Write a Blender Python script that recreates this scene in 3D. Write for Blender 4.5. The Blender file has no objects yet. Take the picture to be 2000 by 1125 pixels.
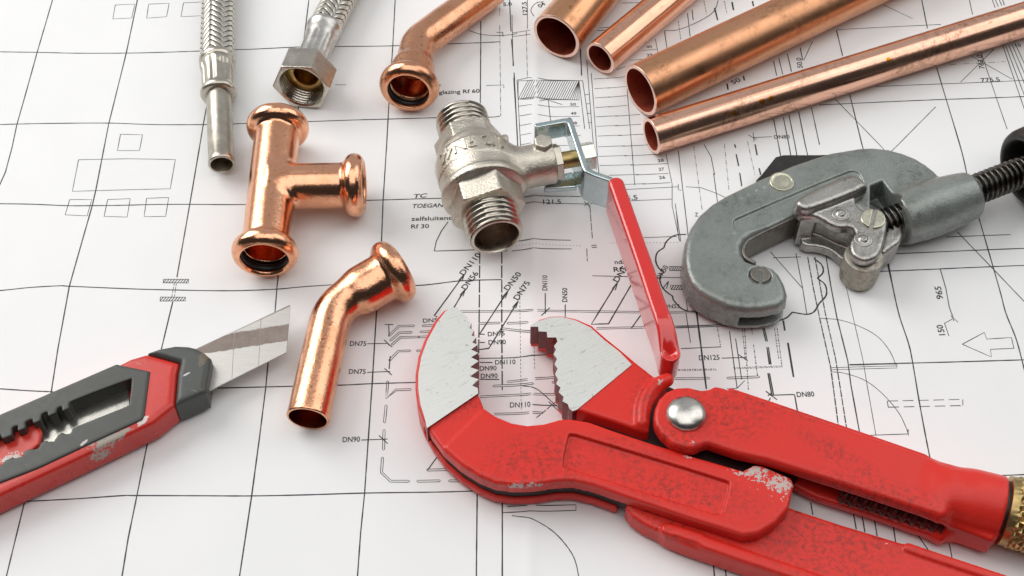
import bpy, math, random
import numpy as np
from mathutils import Vector, Matrix

# ---------------------------------------------------------------- camera, world, lamps, exposure
# all modelling is done in millimetres; U turns them into metres
U = 0.001
F_PX, TILT, DIST = 2715.0, math.radians(53.3), 522.0
CAM_H, CAM_Y = DIST * math.sin(TILT), -DIST * math.cos(TILT)
scene = bpy.context.scene
cd = bpy.data.cameras.new('camera'); cam = bpy.data.objects.new('camera', cd)
scene.collection.objects.link(cam); scene.camera = cam
cd.sensor_width = 36.0; cd.lens = 36.0 * F_PX / 2000.0
cd.clip_start = 0.02; cd.clip_end = 20.0
cam.location = (0, CAM_Y * U, CAM_H * U)
cam.rotation_euler = (math.pi / 2 - TILT, 0, 0)

world = bpy.data.worlds.new('World'); scene.world = world; world.use_nodes = True
bg = world.node_tree.nodes['Background']
bg.inputs['Color'].default_value = (0.95, 0.97, 1.0, 1); wn = world.node_tree                                    # unseen surroundings, brightness shaped for copper reflections: pale behind, dark on the viewer's side
wt = wn.nodes.new('ShaderNodeTexCoord'); ws = wn.nodes.new('ShaderNodeSeparateXYZ'); wm = wn.nodes.new('ShaderNodeMapRange'); wm.interpolation_type = 'SMOOTHSTEP'
wn.links.new(wt.outputs['Generated'], ws.inputs[0]); wn.links.new(ws.outputs['Y'], wm.inputs['Value'])
for q_, v_ in zip(('From Min', 'From Max', 'To Min', 'To Max'), (-0.25, 0.65, 0.04, 0.48)): wm.inputs[q_].default_value = v_
wn.links.new(wm.outputs[0], bg.inputs['Strength'])

def softbox(name, loc, size, power, col, target=(0, 0, 0)):
    l = bpy.data.lights.new(name, 'AREA'); l.shape = 'RECTANGLE'; l.size, l.size_y = size
    l.energy = power; l.color = col
    o = bpy.data.objects.new(name, l); scene.collection.objects.link(o); o.location = loc
    o.rotation_euler = (Vector(target) - Vector(loc)).to_track_quat('-Z', 'Y').to_euler()
softbox('softbox_lamp_left', (-0.90, 0.55, 0.80), (0.90, 0.90), 11.6, (1.0, 0.985, 0.965))
softbox('softbox_lamp_right', (0.95, 0.40, 0.90), (1.0, 1.0), 4.3, (1.0, 0.99, 0.975))
softbox('softbox_lamp_top', (0.02, -0.16, 1.15), (1.25, 1.05), 6.2, (1.0, 0.99, 0.975), (0.02, -0.10, 0))

vs = scene.view_settings
scene.display_settings.display_device = 'sRGB'
vs.view_transform = 'Standard'; vs.look = 'None'; vs.exposure = 0.0; vs.gamma = 1.0; vs.use_curve_mapping = False
scene.cycles.max_bounces = 8; scene.cycles.glossy_bounces = 6; scene.cycles.diffuse_bounces = 4
scene.cycles.sample_clamp_indirect = 6.0
scene.cycles.use_denoising = True

# ---------------------------------------------------------------- helpers
CT, ST = math.cos(TILT), math.sin(TILT)
def P(px, py, z=0.0):
    """photo position (2000 px frame) at height z mm above the paper -> mm"""
    u = (px - 1000.0) / F_PX; v = (562.5 - py) / F_PX
    d = np.array([u, CT + ST * v, -ST + CT * v]); t = (z - CAM_H) / d[2]
    return np.array([0.0, CAM_Y, CAM_H]) + d * t
def P2(pts, z): return np.array([P(x, y, z)[:2] for x, y in pts])
def unit(v): v = np.asarray(v, float); return v / np.linalg.norm(v)
def pxs(s): return [tuple(float(q) for q in t.split(',')) for t in s.split()]
def chaikin(pts, n=2, closed=True):
    p = np.asarray(pts, float)
    for _ in range(n):
        if closed:
            q = np.roll(p, -1, 0); p = np.stack([.75 * p + .25 * q, .25 * p + .75 * q], 1).reshape(-1, p.shape[1])
        else:
            a, b = p[:-1], p[1:]
            m = np.stack([.75 * a + .25 * b, .25 * a + .75 * b], 1).reshape(-1, p.shape[1])
            p = np.vstack([p[:1], m, p[-1:]])
    return p
def catmull(pts, n=6):
    p = np.asarray(pts, float); e = np.vstack([2 * p[0] - p[1], p, 2 * p[-1] - p[-2]]); out = []
    for i in range(1, len(e) - 2):
        a, b, c, d = e[i - 1:i + 3]
        for k in range(n):
            t = k / n
            out.append(.5 * (2 * b + (c - a) * t + (2 * a - 5 * b + 4 * c - d) * t * t + (3 * b - a - 3 * c + d) * t ** 3))
    out.append(p[-1]); return np.array(out)

def link(o, parent=None):
    scene.collection.objects.link(o)
    if parent is not None: o.parent = parent
    return o
def tag(o, label, cat, group=None):
    o['label'] = label; o['category'] = cat
    if group: o['group'] = group
    return o
def thing(name, label, cat, base, group=None):
    o = bpy.data.objects.new(name, None); link(o); o.empty_display_size = .01
    o.location = tuple(np.asarray(base, float) * U)
    return tag(o, label, cat, group)
def origin_of(p):
    w = np.zeros(3)
    while p is not None: w = w + np.array(p.location) / U; p = p.parent
    return w
def obj(name, V, F, mat, parent=None, smooth=True, angle=None, mats=None, fm=None, loc=None):
    """one mesh object out of world-space mm vertices"""
    V = np.asarray(V, float); off = origin_of(parent)
    me = bpy.data.meshes.new(name)
    o = bpy.data.objects.new(name, me); link(o, parent)
    if loc is not None: o.location = tuple((np.asarray(loc) - off) * U); off = np.asarray(loc, float)
    me.from_pydata(((V - off) * U).tolist(), [], [list(map(int, f)) for f in F]); me.update()
    for m in (mats or [mat]): me.materials.append(m)
    if fm is not None: me.polygons.foreach_set('material_index', np.asarray(fm, np.int32))
    if smooth:
        me.shade_smooth()
        if angle: me.set_sharp_from_angle(angle=math.radians(angle))
    else: me.shade_flat()
    return o
class MB:
    def __init__(s): s.V = []; s.F = []; s.n = 0; s.fm = []
    def add(s, V, F, m=0):
        V = np.asarray(V, float); s.V.append(V); s.F += [[i + s.n for i in f] for f in F]; s.fm += [m] * len(F); s.n += len(V)
    def build(s, name, mat, parent=None, **k):
        mats = k.get('mats'); return obj(name, np.vstack(s.V), s.F, mat, parent, fm=(s.fm if mats else None), **k)

def grid_faces(nr, n, closed_rows=False):
    F = []; R = nr if closed_rows else nr - 1
    for i in range(R):
        a, b = i * n, ((i + 1) % nr) * n
        for j in range(n): k = (j + 1) % n; F.append((a + j, a + k, b + k, b + j))
    return F
def frame(ax, up=(0, 0, 1)):
    ax = unit(ax); s = np.cross(ax, up)
    if np.linalg.norm(s) < 1e-3: s = np.cross(ax, (1, 0, 0))
    s = unit(s); return ax, s, np.cross(s, ax)
def rings(cs, axs, rs, n=64):
    th = np.arange(n) * 2 * math.pi / n; V = []
    for c, a, r in zip(cs, axs, rs):
        a, s, u = frame(a); V.append(np.asarray(c) + np.outer(np.cos(th) * r, s) + np.outer(np.sin(th) * r, u))
    return np.vstack(V), grid_faces(len(cs), n)
def lathe(o, ax, prof, n=64, cap0=False, cap1=False, rfun=None, phase=0.0):
    """prof: [(t, r)] along ax from o; rfun(t, r, th) may change the radius"""
    a, s, u = frame(ax); th = np.arange(n) * 2 * math.pi / n + phase; V = []
    for t, r in prof:
        rr = rfun(t, r, th) if rfun else r
        V.append(np.asarray(o) + a * t + np.outer(np.cos(th) * rr, s) + np.outer(np.sin(th) * rr, u))
    F = grid_faces(len(prof), n)
    if cap0: F.append(list(range(n))[::-1])
    if cap1: F.append([(len(prof) - 1) * n + j for j in range(n)])
    return np.vstack(V), F
def prism(pts, z0, z1):
    p = np.asarray(pts, float)
    if np.sum(p[:, 0] * np.roll(p[:, 1], -1) - p[:, 1] * np.roll(p[:, 0], -1)) < 0: p = p[::-1]
    n = len(p); V = np.vstack([np.c_[p, np.full(n, z0)], np.c_[p, np.full(n, z1)]])
    F = [list(range(n))[::-1], [n + i for i in range(n)]] + [(i, (i + 1) % n, n + (i + 1) % n, n + i) for i in range(n)]
    return V, F

# ---- signed distance modelling with a surface-net mesher
def smin(a, b, k):
    h = np.clip(.5 + .5 * (b - a) / k, 0, 1); return b + (a - b) * h - k * h * (1 - h)
def smax(a, b, k): return -smin(-a, -b, k)
def poly(x, y, pts):
    p = np.asarray(pts, float); q = np.roll(p, 1, 0)
    d = np.full(np.broadcast(x, y).shape, 1e18); s = np.ones(d.shape)
    for (vx, vy), (wx, wy) in zip(p, q):
        ex, ey = wx - vx, wy - vy; px, py = x - vx, y - vy
        t = np.clip((px * ex + py * ey) / (ex * ex + ey * ey + 1e-12), 0, 1)
        d = np.minimum(d, (px - ex * t) ** 2 + (py - ey * t) ** 2)
        c1, c2, c3 = y >= vy, y < wy, ex * py > ey * px
        s = np.where((c1 & c2 & c3) | (~c1 & ~c2 & ~c3), -s, s)
    return s * np.sqrt(d)
def pline(x, y, pts):
    d = np.full(np.broadcast(x, y).shape, 1e18)
    for (vx, vy), (wx, wy) in zip(pts[:-1], pts[1:]):
        ex, ey = wx - vx, wy - vy; px, py = x - vx, y - vy
        t = np.clip((px * ex + py * ey) / (ex * ex + ey * ey + 1e-12), 0, 1)
        d = np.minimum(d, (px - ex * t) ** 2 + (py - ey * t) ** 2)
    return np.sqrt(d)
def ext(d2, z, z0, z1, r=0.0):
    wx = d2 + r; wy = np.abs(z - (z0 + z1) / 2) - (z1 - z0) / 2 + r
    return np.minimum(np.maximum(wx, wy), 0) + np.hypot(np.maximum(wx, 0), np.maximum(wy, 0)) - r
def axis_c(x, y, z, o, a):
    """distance along and from an axis"""
    a = unit(a); dx, dy, dz = x - o[0], y - o[1], z - o[2]
    t = dx * a[0] + dy * a[1] + dz * a[2]
    return t, np.sqrt(np.maximum(dx * dx + dy * dy + dz * dz - t * t, 0))
def cyl(x, y, z, o, a, t0, t1, R, r=0.0):
    t, q = axis_c(x, y, z, o, a); return ext(q - R, t, t0, t1, r)
def hexd(x, y, z, o, a, t0, t1, A, r=0.0, rot=0.0, ch=None):
    a, s, u = frame(a); dx, dy, dz = x - o[0], y - o[1], z - o[2]
    t = dx * a[0] + dy * a[1] + dz * a[2]; p = dx * s[0] + dy * s[1] + dz * s[2]; q = dx * u[0] + dy * u[1] + dz * u[2]
    d = None
    for k in range(3):
        th = rot + k * math.pi / 3; e = np.abs(p * math.cos(th) + q * math.sin(th)) - A
        d = e if d is None else np.maximum(d, e)
    d = ext(d, t, t0, t1, r)
    if ch is not None:
        rr = np.sqrt(p * p + q * q); d = np.maximum(d, (rr - ch + np.abs(t - (t0 + t1) / 2) - (t1 - t0) / 2) * .75)
    return d
def sdf_mesh(fn, lo, hi, h):
    lo = np.asarray(lo, float); hi = np.asarray(hi, float); n = np.ceil((hi - lo) / h).astype(int) + 1
    X = (lo[0] + h * np.arange(n[0]))[:, None, None]; Y = (lo[1] + h * np.arange(n[1]))[None, :, None]; Z = (lo[2] + h * np.arange(n[2]))[None, None, :]
    D = np.ascontiguousarray(np.broadcast_to(fn(X, Y, Z), n)).astype(np.float64); S = D < 0
    C = [(i, j, k) for i in (0, 1) for j in (0, 1) for k in (0, 1)]
    cnt = sum(S[i:n[0] - 1 + i, j:n[1] - 1 + j, k:n[2] - 1 + k].astype(np.int8) for i, j, k in C)
    mix = (cnt > 0) & (cnt < 8); idx = np.full(mix.shape, -1, np.int64); ijk = np.argwhere(mix); idx[mix] = np.arange(len(ijk))
    acc = np.zeros((len(ijk), 3)); num = np.zeros(len(ijk))
    for a in C:
        for ax in range(3):
            if a[ax]: continue
            b = list(a); b[ax] = 1
            fa = D[ijk[:, 0] + a[0], ijk[:, 1] + a[1], ijk[:, 2] + a[2]]; fb = D[ijk[:, 0] + b[0], ijk[:, 1] + b[1], ijk[:, 2] + b[2]]
            m = (fa < 0) != (fb < 0); t = np.where(m, fa / np.where(m, fa - fb, 1), 0)
            p = np.repeat(np.array([a], float), len(ijk), 0); p[:, ax] = t; acc += p * m[:, None]; num += m
    V = lo + h * (ijk + acc / num[:, None]); F = []
    for ax in range(3):
        o1, o2 = [(1, 2), (2, 0), (0, 1)][ax]
        sl = [slice(None)] * 3; sl[ax] = slice(0, n[ax] - 1); s2 = list(sl); s2[ax] = slice(1, n[ax])
        for o in (o1, o2): sl[o] = s2[o] = slice(1, n[o] - 1)
        A, B = S[tuple(sl)], S[tuple(s2)]
        for inside_first in (True, False):
            e = np.argwhere((A != B) & (A == inside_first))
            if not len(e): continue
            e[:, o1] += 1; e[:, o2] += 1
            def cell(d1, d2):
                c = e.copy(); c[:, o1] -= d1; c[:, o2] -= d2; return idx[c[:, 0], c[:, 1], c[:, 2]]
            q = np.stack([cell(1, 1), cell(0, 1), cell(0, 0), cell(1, 0)], 1); F.append(q if inside_first else q[:, ::-1])
    F = np.vstack(F); F = F[(F >= 0).all(1)]
    for _ in range(3):                                   # pull every vertex onto the exact surface
        x, y, z = V[:, 0], V[:, 1], V[:, 2]; e = .04
        d = fn(x, y, z); g = np.stack([fn(x + e, y, z) - fn(x - e, y, z), fn(x, y + e, z) - fn(x, y - e, z), fn(x, y, z + e) - fn(x, y, z - e)], 1) / (2 * e)
        st = -(d / np.maximum((g * g).sum(1), .25))[:, None] * g; L = np.linalg.norm(st, axis=1, keepdims=True)
        V = V + st * np.minimum(1, .4 * h / np.maximum(L, 1e-9))
    return V, F.tolist()

# ---------------------------------------------------------------- materials
def nodes(name):
    m = bpy.data.materials.new(name); m.use_nodes = True; nt = m.node_tree
    return m, nt, nt.nodes['Principled BSDF']
def N(nt, t, **k):
    n = nt.nodes.new(t)
    for a, v in k.items():
        if a.startswith('i_'): n.inputs[a[2:].replace('_', ' ')].default_value = v
        else: setattr(n, a, v)
    return n
def noise(nt, scale, detail=4, rough=.6, stretch=None, rot=None):
    tc = N(nt, 'ShaderNodeTexCoord'); mp = N(nt, 'ShaderNodeMapping'); src = tc.outputs['Object']
    if rot:
        m0 = N(nt, 'ShaderNodeMapping'); nt.links.new(src, m0.inputs[0]); m0.inputs['Rotation'].default_value = tuple(-q for q in rot); src = m0.outputs[0]
    nt.links.new(src, mp.inputs[0])
    if stretch: mp.inputs['Scale'].default_value = stretch
    n = N(nt, 'ShaderNodeTexNoise'); n.inputs['Scale'].default_value = scale; n.inputs['Detail'].default_value = detail; n.inputs['Roughness'].default_value = rough
    nt.links.new(mp.outputs[0], n.inputs['Vector']); return n.outputs['Fac']
def ramp(nt, src, stops):
    r = N(nt, 'ShaderNodeValToRGB'); cr = r.color_ramp
    while len(cr.elements) < len(stops): cr.elements.new(.5)
    for e, (p, c) in zip(cr.elements, stops): e.position = p; e.color = (*c, 1) if isinstance(c, tuple) else (c, c, c, 1)
    nt.links.new(src, r.inputs[0]); return r.outputs['Color']
def mixc(nt, f, a, b, mode='MIX'):
    m = N(nt, 'ShaderNodeMix', data_type='RGBA', blend_type=mode)
    for s, v in ((0, f), (6, a), (7, b)):
        if isinstance(v, bpy.types.NodeSocket): nt.links.new(v, m.inputs[s])
        else: m.inputs[s].default_value = v if s == 0 else (*v, 1)
    return m.outputs[2]
def mth(nt, op, a, b=0.0, c=None):
    m = N(nt, 'ShaderNodeMath', operation=op)
    for i, v in enumerate((a, b) if c is None else (a, b, c)):
        if isinstance(v, bpy.types.NodeSocket): nt.links.new(v, m.inputs[i])
        else: m.inputs[i].default_value = v
    return m.outputs[0]
def bump(nt, bs, src, strength, dist):
    b = N(nt, 'ShaderNodeBump'); b.inputs['Strength'].default_value = strength; b.inputs['Distance'].default_value = dist
    nt.links.new(src, b.inputs['Height']); nt.links.new(b.outputs[0], bs.inputs['Normal'])
def spot(nt, centre, rad, scale=(1, 1, 1), rot=0.0):
    """1 inside a blotch round an object-space point (mm), 0 outside"""
    tc = N(nt, 'ShaderNodeTexCoord'); mp = N(nt, 'ShaderNodeMapping', vector_type='TEXTURE'); nt.links.new(tc.outputs['Object'], mp.inputs[0])
    mp.inputs['Location'].default_value = tuple(np.asarray(centre) * U); mp.inputs['Scale'].default_value = tuple(np.asarray(scale) * rad * U); mp.inputs['Rotation'].default_value = (0, 0, rot)
    l = N(nt, 'ShaderNodeVectorMath', operation='LENGTH'); nt.links.new(mp.outputs[0], l.inputs[0])
    return mth(nt, 'SUBTRACT', 1.0, l.outputs['Value'])
def plain(name, col, rough=.5, metal=0.0, vary=.12, scale=400, bmp=0.0, bscale=1500, coat=0.0, spec=.5, bd=.0002):
    m, nt, b = nodes(name); b.inputs['Metallic'].default_value = metal; b.inputs['Roughness'].default_value = rough
    b.inputs['Coat Weight'].default_value = coat; b.inputs['Coat Roughness'].default_value = .12; b.inputs['Specular IOR Level'].default_value = spec
    f = noise(nt, scale); lo = tuple(c * (1 - vary) for c in col); hi = tuple(min(1, c * (1 + vary)) for c in col)
    nt.links.new(ramp(nt, f, [(.3, lo), (.7, hi)]), b.inputs['Base Color'])
    nt.links.new(ramp(nt, noise(nt, scale * .6), [(.3, max(.02, rough * .75)), (.7, min(1, rough * 1.25))]), b.inputs['Roughness'])
    if bmp: bump(nt, b, noise(nt, bscale, 3), bmp, bd)
    return m
def copper(name, base, tarn, rough, amount=.5, stretch=None, rot=None, fine=.25):
    m, nt, b = nodes(name); b.inputs['Metallic'].default_value = 1.0
    f = noise(nt, 90, 6, .65, stretch, rot); g = noise(nt, 900, 4, .7)
    c = mixc(nt, ramp(nt, f, [(.5 - .22 * amount, 0.0), (.5 + .35, amount)]), base, tarn)
    pit = ramp(nt, noise(nt, 650, 3, .55), [(.62, 0.0), (.70, .75 * amount)])
    c = mixc(nt, pit, c, tuple(q * .35 for q in tarn)); nt.links.new(c, b.inputs['Base Color'])
    nt.links.new(ramp(nt, f, [(.3, rough * .75), (.75, rough * 1.7)]), b.inputs['Roughness'])
    h = mth(nt, 'ADD', noise(nt, 320, 4, .6), mth(nt, 'MULTIPLY', noise(nt, 1500, 3, .7), .45)); bump(nt, b, h, fine, .0004); return m
M = {}
M['copper'] = copper('copper_polished', (.94, .49, .31), (.62, .27, .13), .16, .7, fine=.2)
M['copper_b'] = copper('copper_brown', (.87, .44, .27), (.50, .22, .10), .21, .9, fine=.2)
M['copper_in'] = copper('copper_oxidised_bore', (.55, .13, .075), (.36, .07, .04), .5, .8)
M['copper_cut'] = plain('copper_fresh_cut', (.95, .66, .55), .38, 1.0, .06, 700, .15)
M['nickel'] = plain('nickel_cast', (.61, .565, .485), .34, 1.0, .14, 200, .8, 1500, bd=.0003)
M['nickel_s'] = plain('nickel_turned', (.55, .51, .44), .30, 1.0, .12, 250, .12, 1200)
M['steel_w'] = plain('stainless_wire', (.66, .63, .56), .32, 1.0, .12, 500)
M['tube'] = plain('dull_nickel_tube', (.50, .46, .39), .34, 1.0, .14, 260, .12, 900)
M['brass'] = plain('brass', (.48, .345, .15), .38, 1.0, .2, 350, .15)
M['brass_o'] = plain('aged_brass', (.50, .33, .12), .32, 1.0, .25, 300, .15)
M['zinc'] = plain('zinc_plated_steel', (.56, .66, .67), .25, 1.0, .10, 120, .1, 900)
M['rubber'] = plain('black_rubber', (.012, .012, .012), .42)
M['black'] = plain('black_plastic', (.018, .016, .015), .42, 0, .3, 300, .15, 900)
M['red_gloss'] = plain('red_dipped_vinyl', (.68, .018, .014), .16, 0, .06, 150, .04, 300, coat=1.0)
M['thread'] = plain('black_oxide_steel', (.12, .11, .10), .34, 1.0, .4, 500, .2)
M['bare'] = None
def paint_red(name, base, chips=(), grime=(), k=1.0, coat=.06, rough=.34):
    m, nt, b = nodes(name); b.inputs['Specular IOR Level'].default_value = .36
    n1 = noise(nt, 45, 6, .7); n2 = noise(nt, 260, 6, .75); n3 = noise(nt, 1100, 3, .6)
    c = mixc(nt, ramp(nt, n1, [(.35, 0.0), (.75, .22)]), base, tuple(q * .72 for q in base))
    soot = mth(nt, 'MULTIPLY', ramp(nt, n1, [(.66, 0.0), (.9, 1.0)]), ramp(nt, n2, [(.55, 0.0), (.76, .4 * k)]))
    for cen, rad, sc, rt in grime:
        s = mth(nt, 'MULTIPLY', ramp(nt, spot(nt, cen, rad, sc, rt), [(0.0, 0.0), (.7, 1.0)]), ramp(nt, noise(nt, 620, 5, .75), [(.46, 0.0), (.70, .78)])); soot = mth(nt, 'MAXIMUM', soot, s)
    c = mixc(nt, soot, c, (.075, .022, .018))
    sp_ = mth(nt, 'MULTIPLY', ramp(nt, noise(nt, 30, 4, .6), [(.44, 0.0), (.62, 1.0)]), ramp(nt, noise(nt, 1500, 3, .65), [(.63, 0.0), (.72, .55 * k)]))
    c = mixc(nt, sp_, c, (.09, .02, .016))
    for an in (.5, -.9):
        sc_ = mth(nt, 'MULTIPLY', ramp(nt, noise(nt, 1, 2, .5, (60, 2600, 300), (0, 0, an)), [(.70, 0.0), (.73, 1.0)]), ramp(nt, noise(nt, 55, 3, .6), [(.55, 0.0), (.66, .55)]))
        c = mixc(nt, sc_, c, (.20, .05, .04))
    met = None
    for cen, rad, sc, rt in chips:
        s = mth(nt, 'ADD', spot(nt, cen, rad, sc, rt), mth(nt, 'MULTIPLY', mth(nt, 'SUBTRACT', n3, .5), 3.6))
        s = mth(nt, 'ADD', s, mth(nt, 'MULTIPLY', mth(nt, 'SUBTRACT', n2, .5), 2.4))
        s = ramp(nt, s, [(.62, 0.0), (.72, .9)]); met = s if met is None else mth(nt, 'MAXIMUM', met, s)
    geo = N(nt, 'ShaderNodeNewGeometry')
    edge = mth(nt, 'MULTIPLY', ramp(nt, geo.outputs['Pointiness'], [(.56, 0.0), (.66, 1.0)]), ramp(nt, n2, [(.55, 0.0), (.7, .8)]))
    c = mixc(nt, edge, c, (.12, .03, .025))
    if met is not None: c = mixc(nt, met, c, (.52, .50, .47))
    nt.links.new(c, b.inputs['Base Color'])
    nt.links.new(ramp(nt, n1, [(.3, rough * .8), (.7, rough * 1.3)]), b.inputs['Roughness'])
    b.inputs['Coat Weight'].default_value = coat; b.inputs['Coat Roughness'].default_value = .2
    bump(nt, b, mth(nt, 'ADD', n3, mth(nt, 'MULTIPLY', n2, 1.5)), .28, .00025); return m
def brushed(name, col, ang, rough=.42, dark=(.25, .24, .22), dk=.6, metal=.75):
    m, nt, b = nodes(name); b.inputs['Metallic'].default_value = metal
    s1 = noise(nt, 1, 3, .6, (110, 1900, 300), (0, 0, ang)); s2 = noise(nt, 140, 5, .7); s3 = noise(nt, 1, 2, .5, (70, 2600, 300), (0, 0, ang + .12))
    c = mixc(nt, ramp(nt, s1, [(.35, 0.0), (.7, .5)]), col, tuple(q * .68 for q in col))
    c = mixc(nt, ramp(nt, noise(nt, 1, 2, .5, (60, 1300, 300), (0, 0, ang - .25)), [(.64, 0.0), (.74, .4)]), c, tuple(q * .5 for q in col))
    c = mixc(nt, ramp(nt, noise(nt, 700, 3, .6), [(.64, 0.0), (.72, .6 * dk)]), c, dark)
    d = mth(nt, 'MULTIPLY', ramp(nt, s3, [(.62, 0.0), (.72, 1.0)]), ramp(nt, s2, [(.5, 0.0), (.68, dk)]))
    c = mixc(nt, d, c, dark); nt.links.new(c, b.inputs['Base Color'])
    nt.links.new(ramp(nt, s1, [(.3, rough * .85), (.7, rough * 1.2)]), b.inputs['Roughness'])
    bump(nt, b, s1, .12, .0001); return m
def hammered(name, col, rough, metal=.35, wear=(.30, .29, .26), k=.6, edge=(.45, .44, .41), ek=.6, rust=0.0, bmp=.5):
    m, nt, b = nodes(name); b.inputs['Metallic'].default_value = metal
    n1 = noise(nt, 60, 6, .7); n2 = noise(nt, 420, 5, .7); n3 = noise(nt, 1300, 3, .6)
    c = mixc(nt, ramp(nt, n1, [(.35, 0.0), (.7, .6)]), col, tuple(q * .68 for q in col))
    c = mixc(nt, ramp(nt, noise(nt, 900, 3, .6), [(.66, 0.0), (.74, .8 * k)]), c, wear)
    c = mixc(nt, mth(nt, 'MULTIPLY', ramp(nt, n1, [(.43, 0.0), (.62, 1.0)]), ramp(nt, n2, [(.46, 0.0), (.62, k)])), c, wear)
    if rust: c = mixc(nt, mth(nt, 'MULTIPLY', ramp(nt, noise(nt, 75, 5, .7), [(.55, 0.0), (.7, 1.0)]), ramp(nt, n3, [(.4, 0.0), (.6, rust)])), c, (.13, .06, .03))
    geo = N(nt, 'ShaderNodeNewGeometry')
    e = mth(nt, 'MULTIPLY', ramp(nt, geo.outputs['Pointiness'], [(.52, 0.0), (.60, 1.0)]), ramp(nt, n2, [(.4, 0.0), (.6, ek)]))
    c = mixc(nt, e, c, edge); nt.links.new(c, b.inputs['Base Color'])
    nt.links.new(ramp(nt, n2, [(.3, rough * .8), (.7, rough * 1.3)]), b.inputs['Roughness'])
    bump(nt, b, mth(nt, 'ADD', n2, n3), bmp, .00022); return m
M['jaw'] = brushed('ground_bare_steel', (.76, .765, .73), math.radians(30), .44, dk=1.0, metal=.65)
M['steel'] = plain('polished_steel', (.60, .58, .54), .3, 1.0, .25, 220, .25, 500)
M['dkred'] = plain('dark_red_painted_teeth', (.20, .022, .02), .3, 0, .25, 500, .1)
M['grey_paint'] = hammered('grey_cast_enamel', (.275, .30, .282), .27, .4, wear=(.12, .12, .11), k=.8, edge=(.46, .45, .42), ek=.9)
M['worn_steel'] = hammered('worn_cast_steel', (.46, .45, .42), .30, .9, wear=(.14, .125, .11), k=.8, edge=(.66, .65, .62), ek=.8, rust=.35)
M['dirty_steel'] = hammered('dirty_cast_steel', (.22, .205, .18), .38, .8, wear=(.06, .05, .045), k=.9, edge=(.4, .39, .36), ek=.5, rust=.5)
M['roller'] = hammered('dull_roller_steel', (.40, .375, .32), .40, .7, wear=(.17, .14, .11), k=.9, ek=.4, bmp=.2)
M['pin'] = plain('yellowed_zinc_screw', (.58, .57, .45), .32, .9, .14, 500, .2, 1200)

# ---------------------------------------------------------------- the sheet of paper on the table
def paper_z(x, y):
    w = .30 * np.sin(x * .031 + 1.1 + .4 * np.sin(y * .022)) * np.sin(y * .041 + .3) + .10 * np.sin(x * .075 + y * .018)
    fx = P(1042, 560)[0] + .02 * y
    c = .8 * np.exp(-np.abs(x - fx) / 2.6)
    return w - .45 + c
def plain_white():
    m, nt, b = nodes('white_plotter_paper'); b.inputs['Roughness'].default_value = .55; b.inputs['Specular IOR Level'].default_value = .28
    nt.links.new(ramp(nt, noise(nt, 25, 4), [(.3, (.835, .838, .84)), (.7, (.865, .866, .866))]), b.inputs['Base Color'])
    bump(nt, b, noise(nt, 900, 4, .6), .05, .0001); return m
tb = MB(); tb.add(*prism([(-620, -520), (620, -520), (620, 620), (-620, 620)], -31, -1.2))
to = tb.build('tabletop', plain('white_laminate', (.72, .72, .71), .4), smooth=False); to['kind'] = 'structure'
nx, ny = 560, 240
gx = np.linspace(-430, 430, nx); gy = np.linspace(-330, 420, ny); GX, GY = np.meshgrid(gx, gy, indexing='ij')
PV = np.stack([GX, GY, paper_z(GX, GY)], -1).reshape(-1, 3)
PF = [(i * ny + j, (i + 1) * ny + j, (i + 1) * ny + j + 1, i * ny + j + 1) for i in range(nx - 1) for j in range(ny - 1)]
sheet = obj('floor_plan_sheet', PV, PF, plain_white())
tag(sheet, 'large white paper floor plan with black printed lines lying under all the tools and fittings', 'floor plan')

ink = MB(); M['ink'] = plain('printed_black_ink', (.028, .028, .032), .6, 0, .3, 900)
ink_n = [0]
def stroke(W, w):
    """a printed line of width w mm through world points"""
    ink_n[0] += 1; zo = .035 + .00012 * (ink_n[0] % 400)
    pts = [np.asarray(W[0][:2])]
    for a, b in zip(W[:-1], W[1:]):
        a, b = np.asarray(a[:2]), np.asarray(b[:2]); k = max(1, int(np.linalg.norm(b - a) / 3.0))
        pts += [a + (b - a) * (i + 1) / k for i in range(k)]
    p = np.array(pts)
    d = np.gradient(p, axis=0) if len(p) > 2 else np.repeat(p[1:] - p[:1], 2, 0)
    d /= np.maximum(np.linalg.norm(d, axis=1, keepdims=True), 1e-9); nrm = np.c_[-d[:, 1], d[:, 0]]
    rr = random.Random(ink_n[0]); hw = np.array([w * .57 * rr.uniform(.82, 1.15) for _ in p])[:, None]
    L, R = p + nrm * hw, p - nrm * hw; V = np.vstack([L, R]); V = np.c_[V, paper_z(V[:, 0], V[:, 1]) + zo]
    n = len(p); ink.add(V, [(i, n + i, n + i + 1, i + 1) for i in range(n - 1)])
def line(s, w=.26, smooth=False, dash=None):
    for part in s.split(';'):
        pts = pxs(part)
        if len(pts) < 2: continue
        W = np.array([P(x, y)[:2] for x, y in pts])
        if smooth and len(W) > 2: W = catmull(W, 6)
        if not dash: stroke(W, w); continue
        seg = np.linalg.norm(np.diff(W, axis=0), axis=1); cum = np.r_[0, np.cumsum(seg)]; t, i = 0.0, 0
        at = lambda q: np.array([np.interp(q, cum, W[:, 0]), np.interp(q, cum, W[:, 1])])
        while t < cum[-1]:
            e = min(cum[-1], t + dash[i % len(dash)])
            if i % 2 == 0 and e > t:
                mid = cum[(cum > t) & (cum < e)]; stroke([at(t)] + [at(q) for q in mid] + [at(e)], w)
            t = e; i += 1
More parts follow.
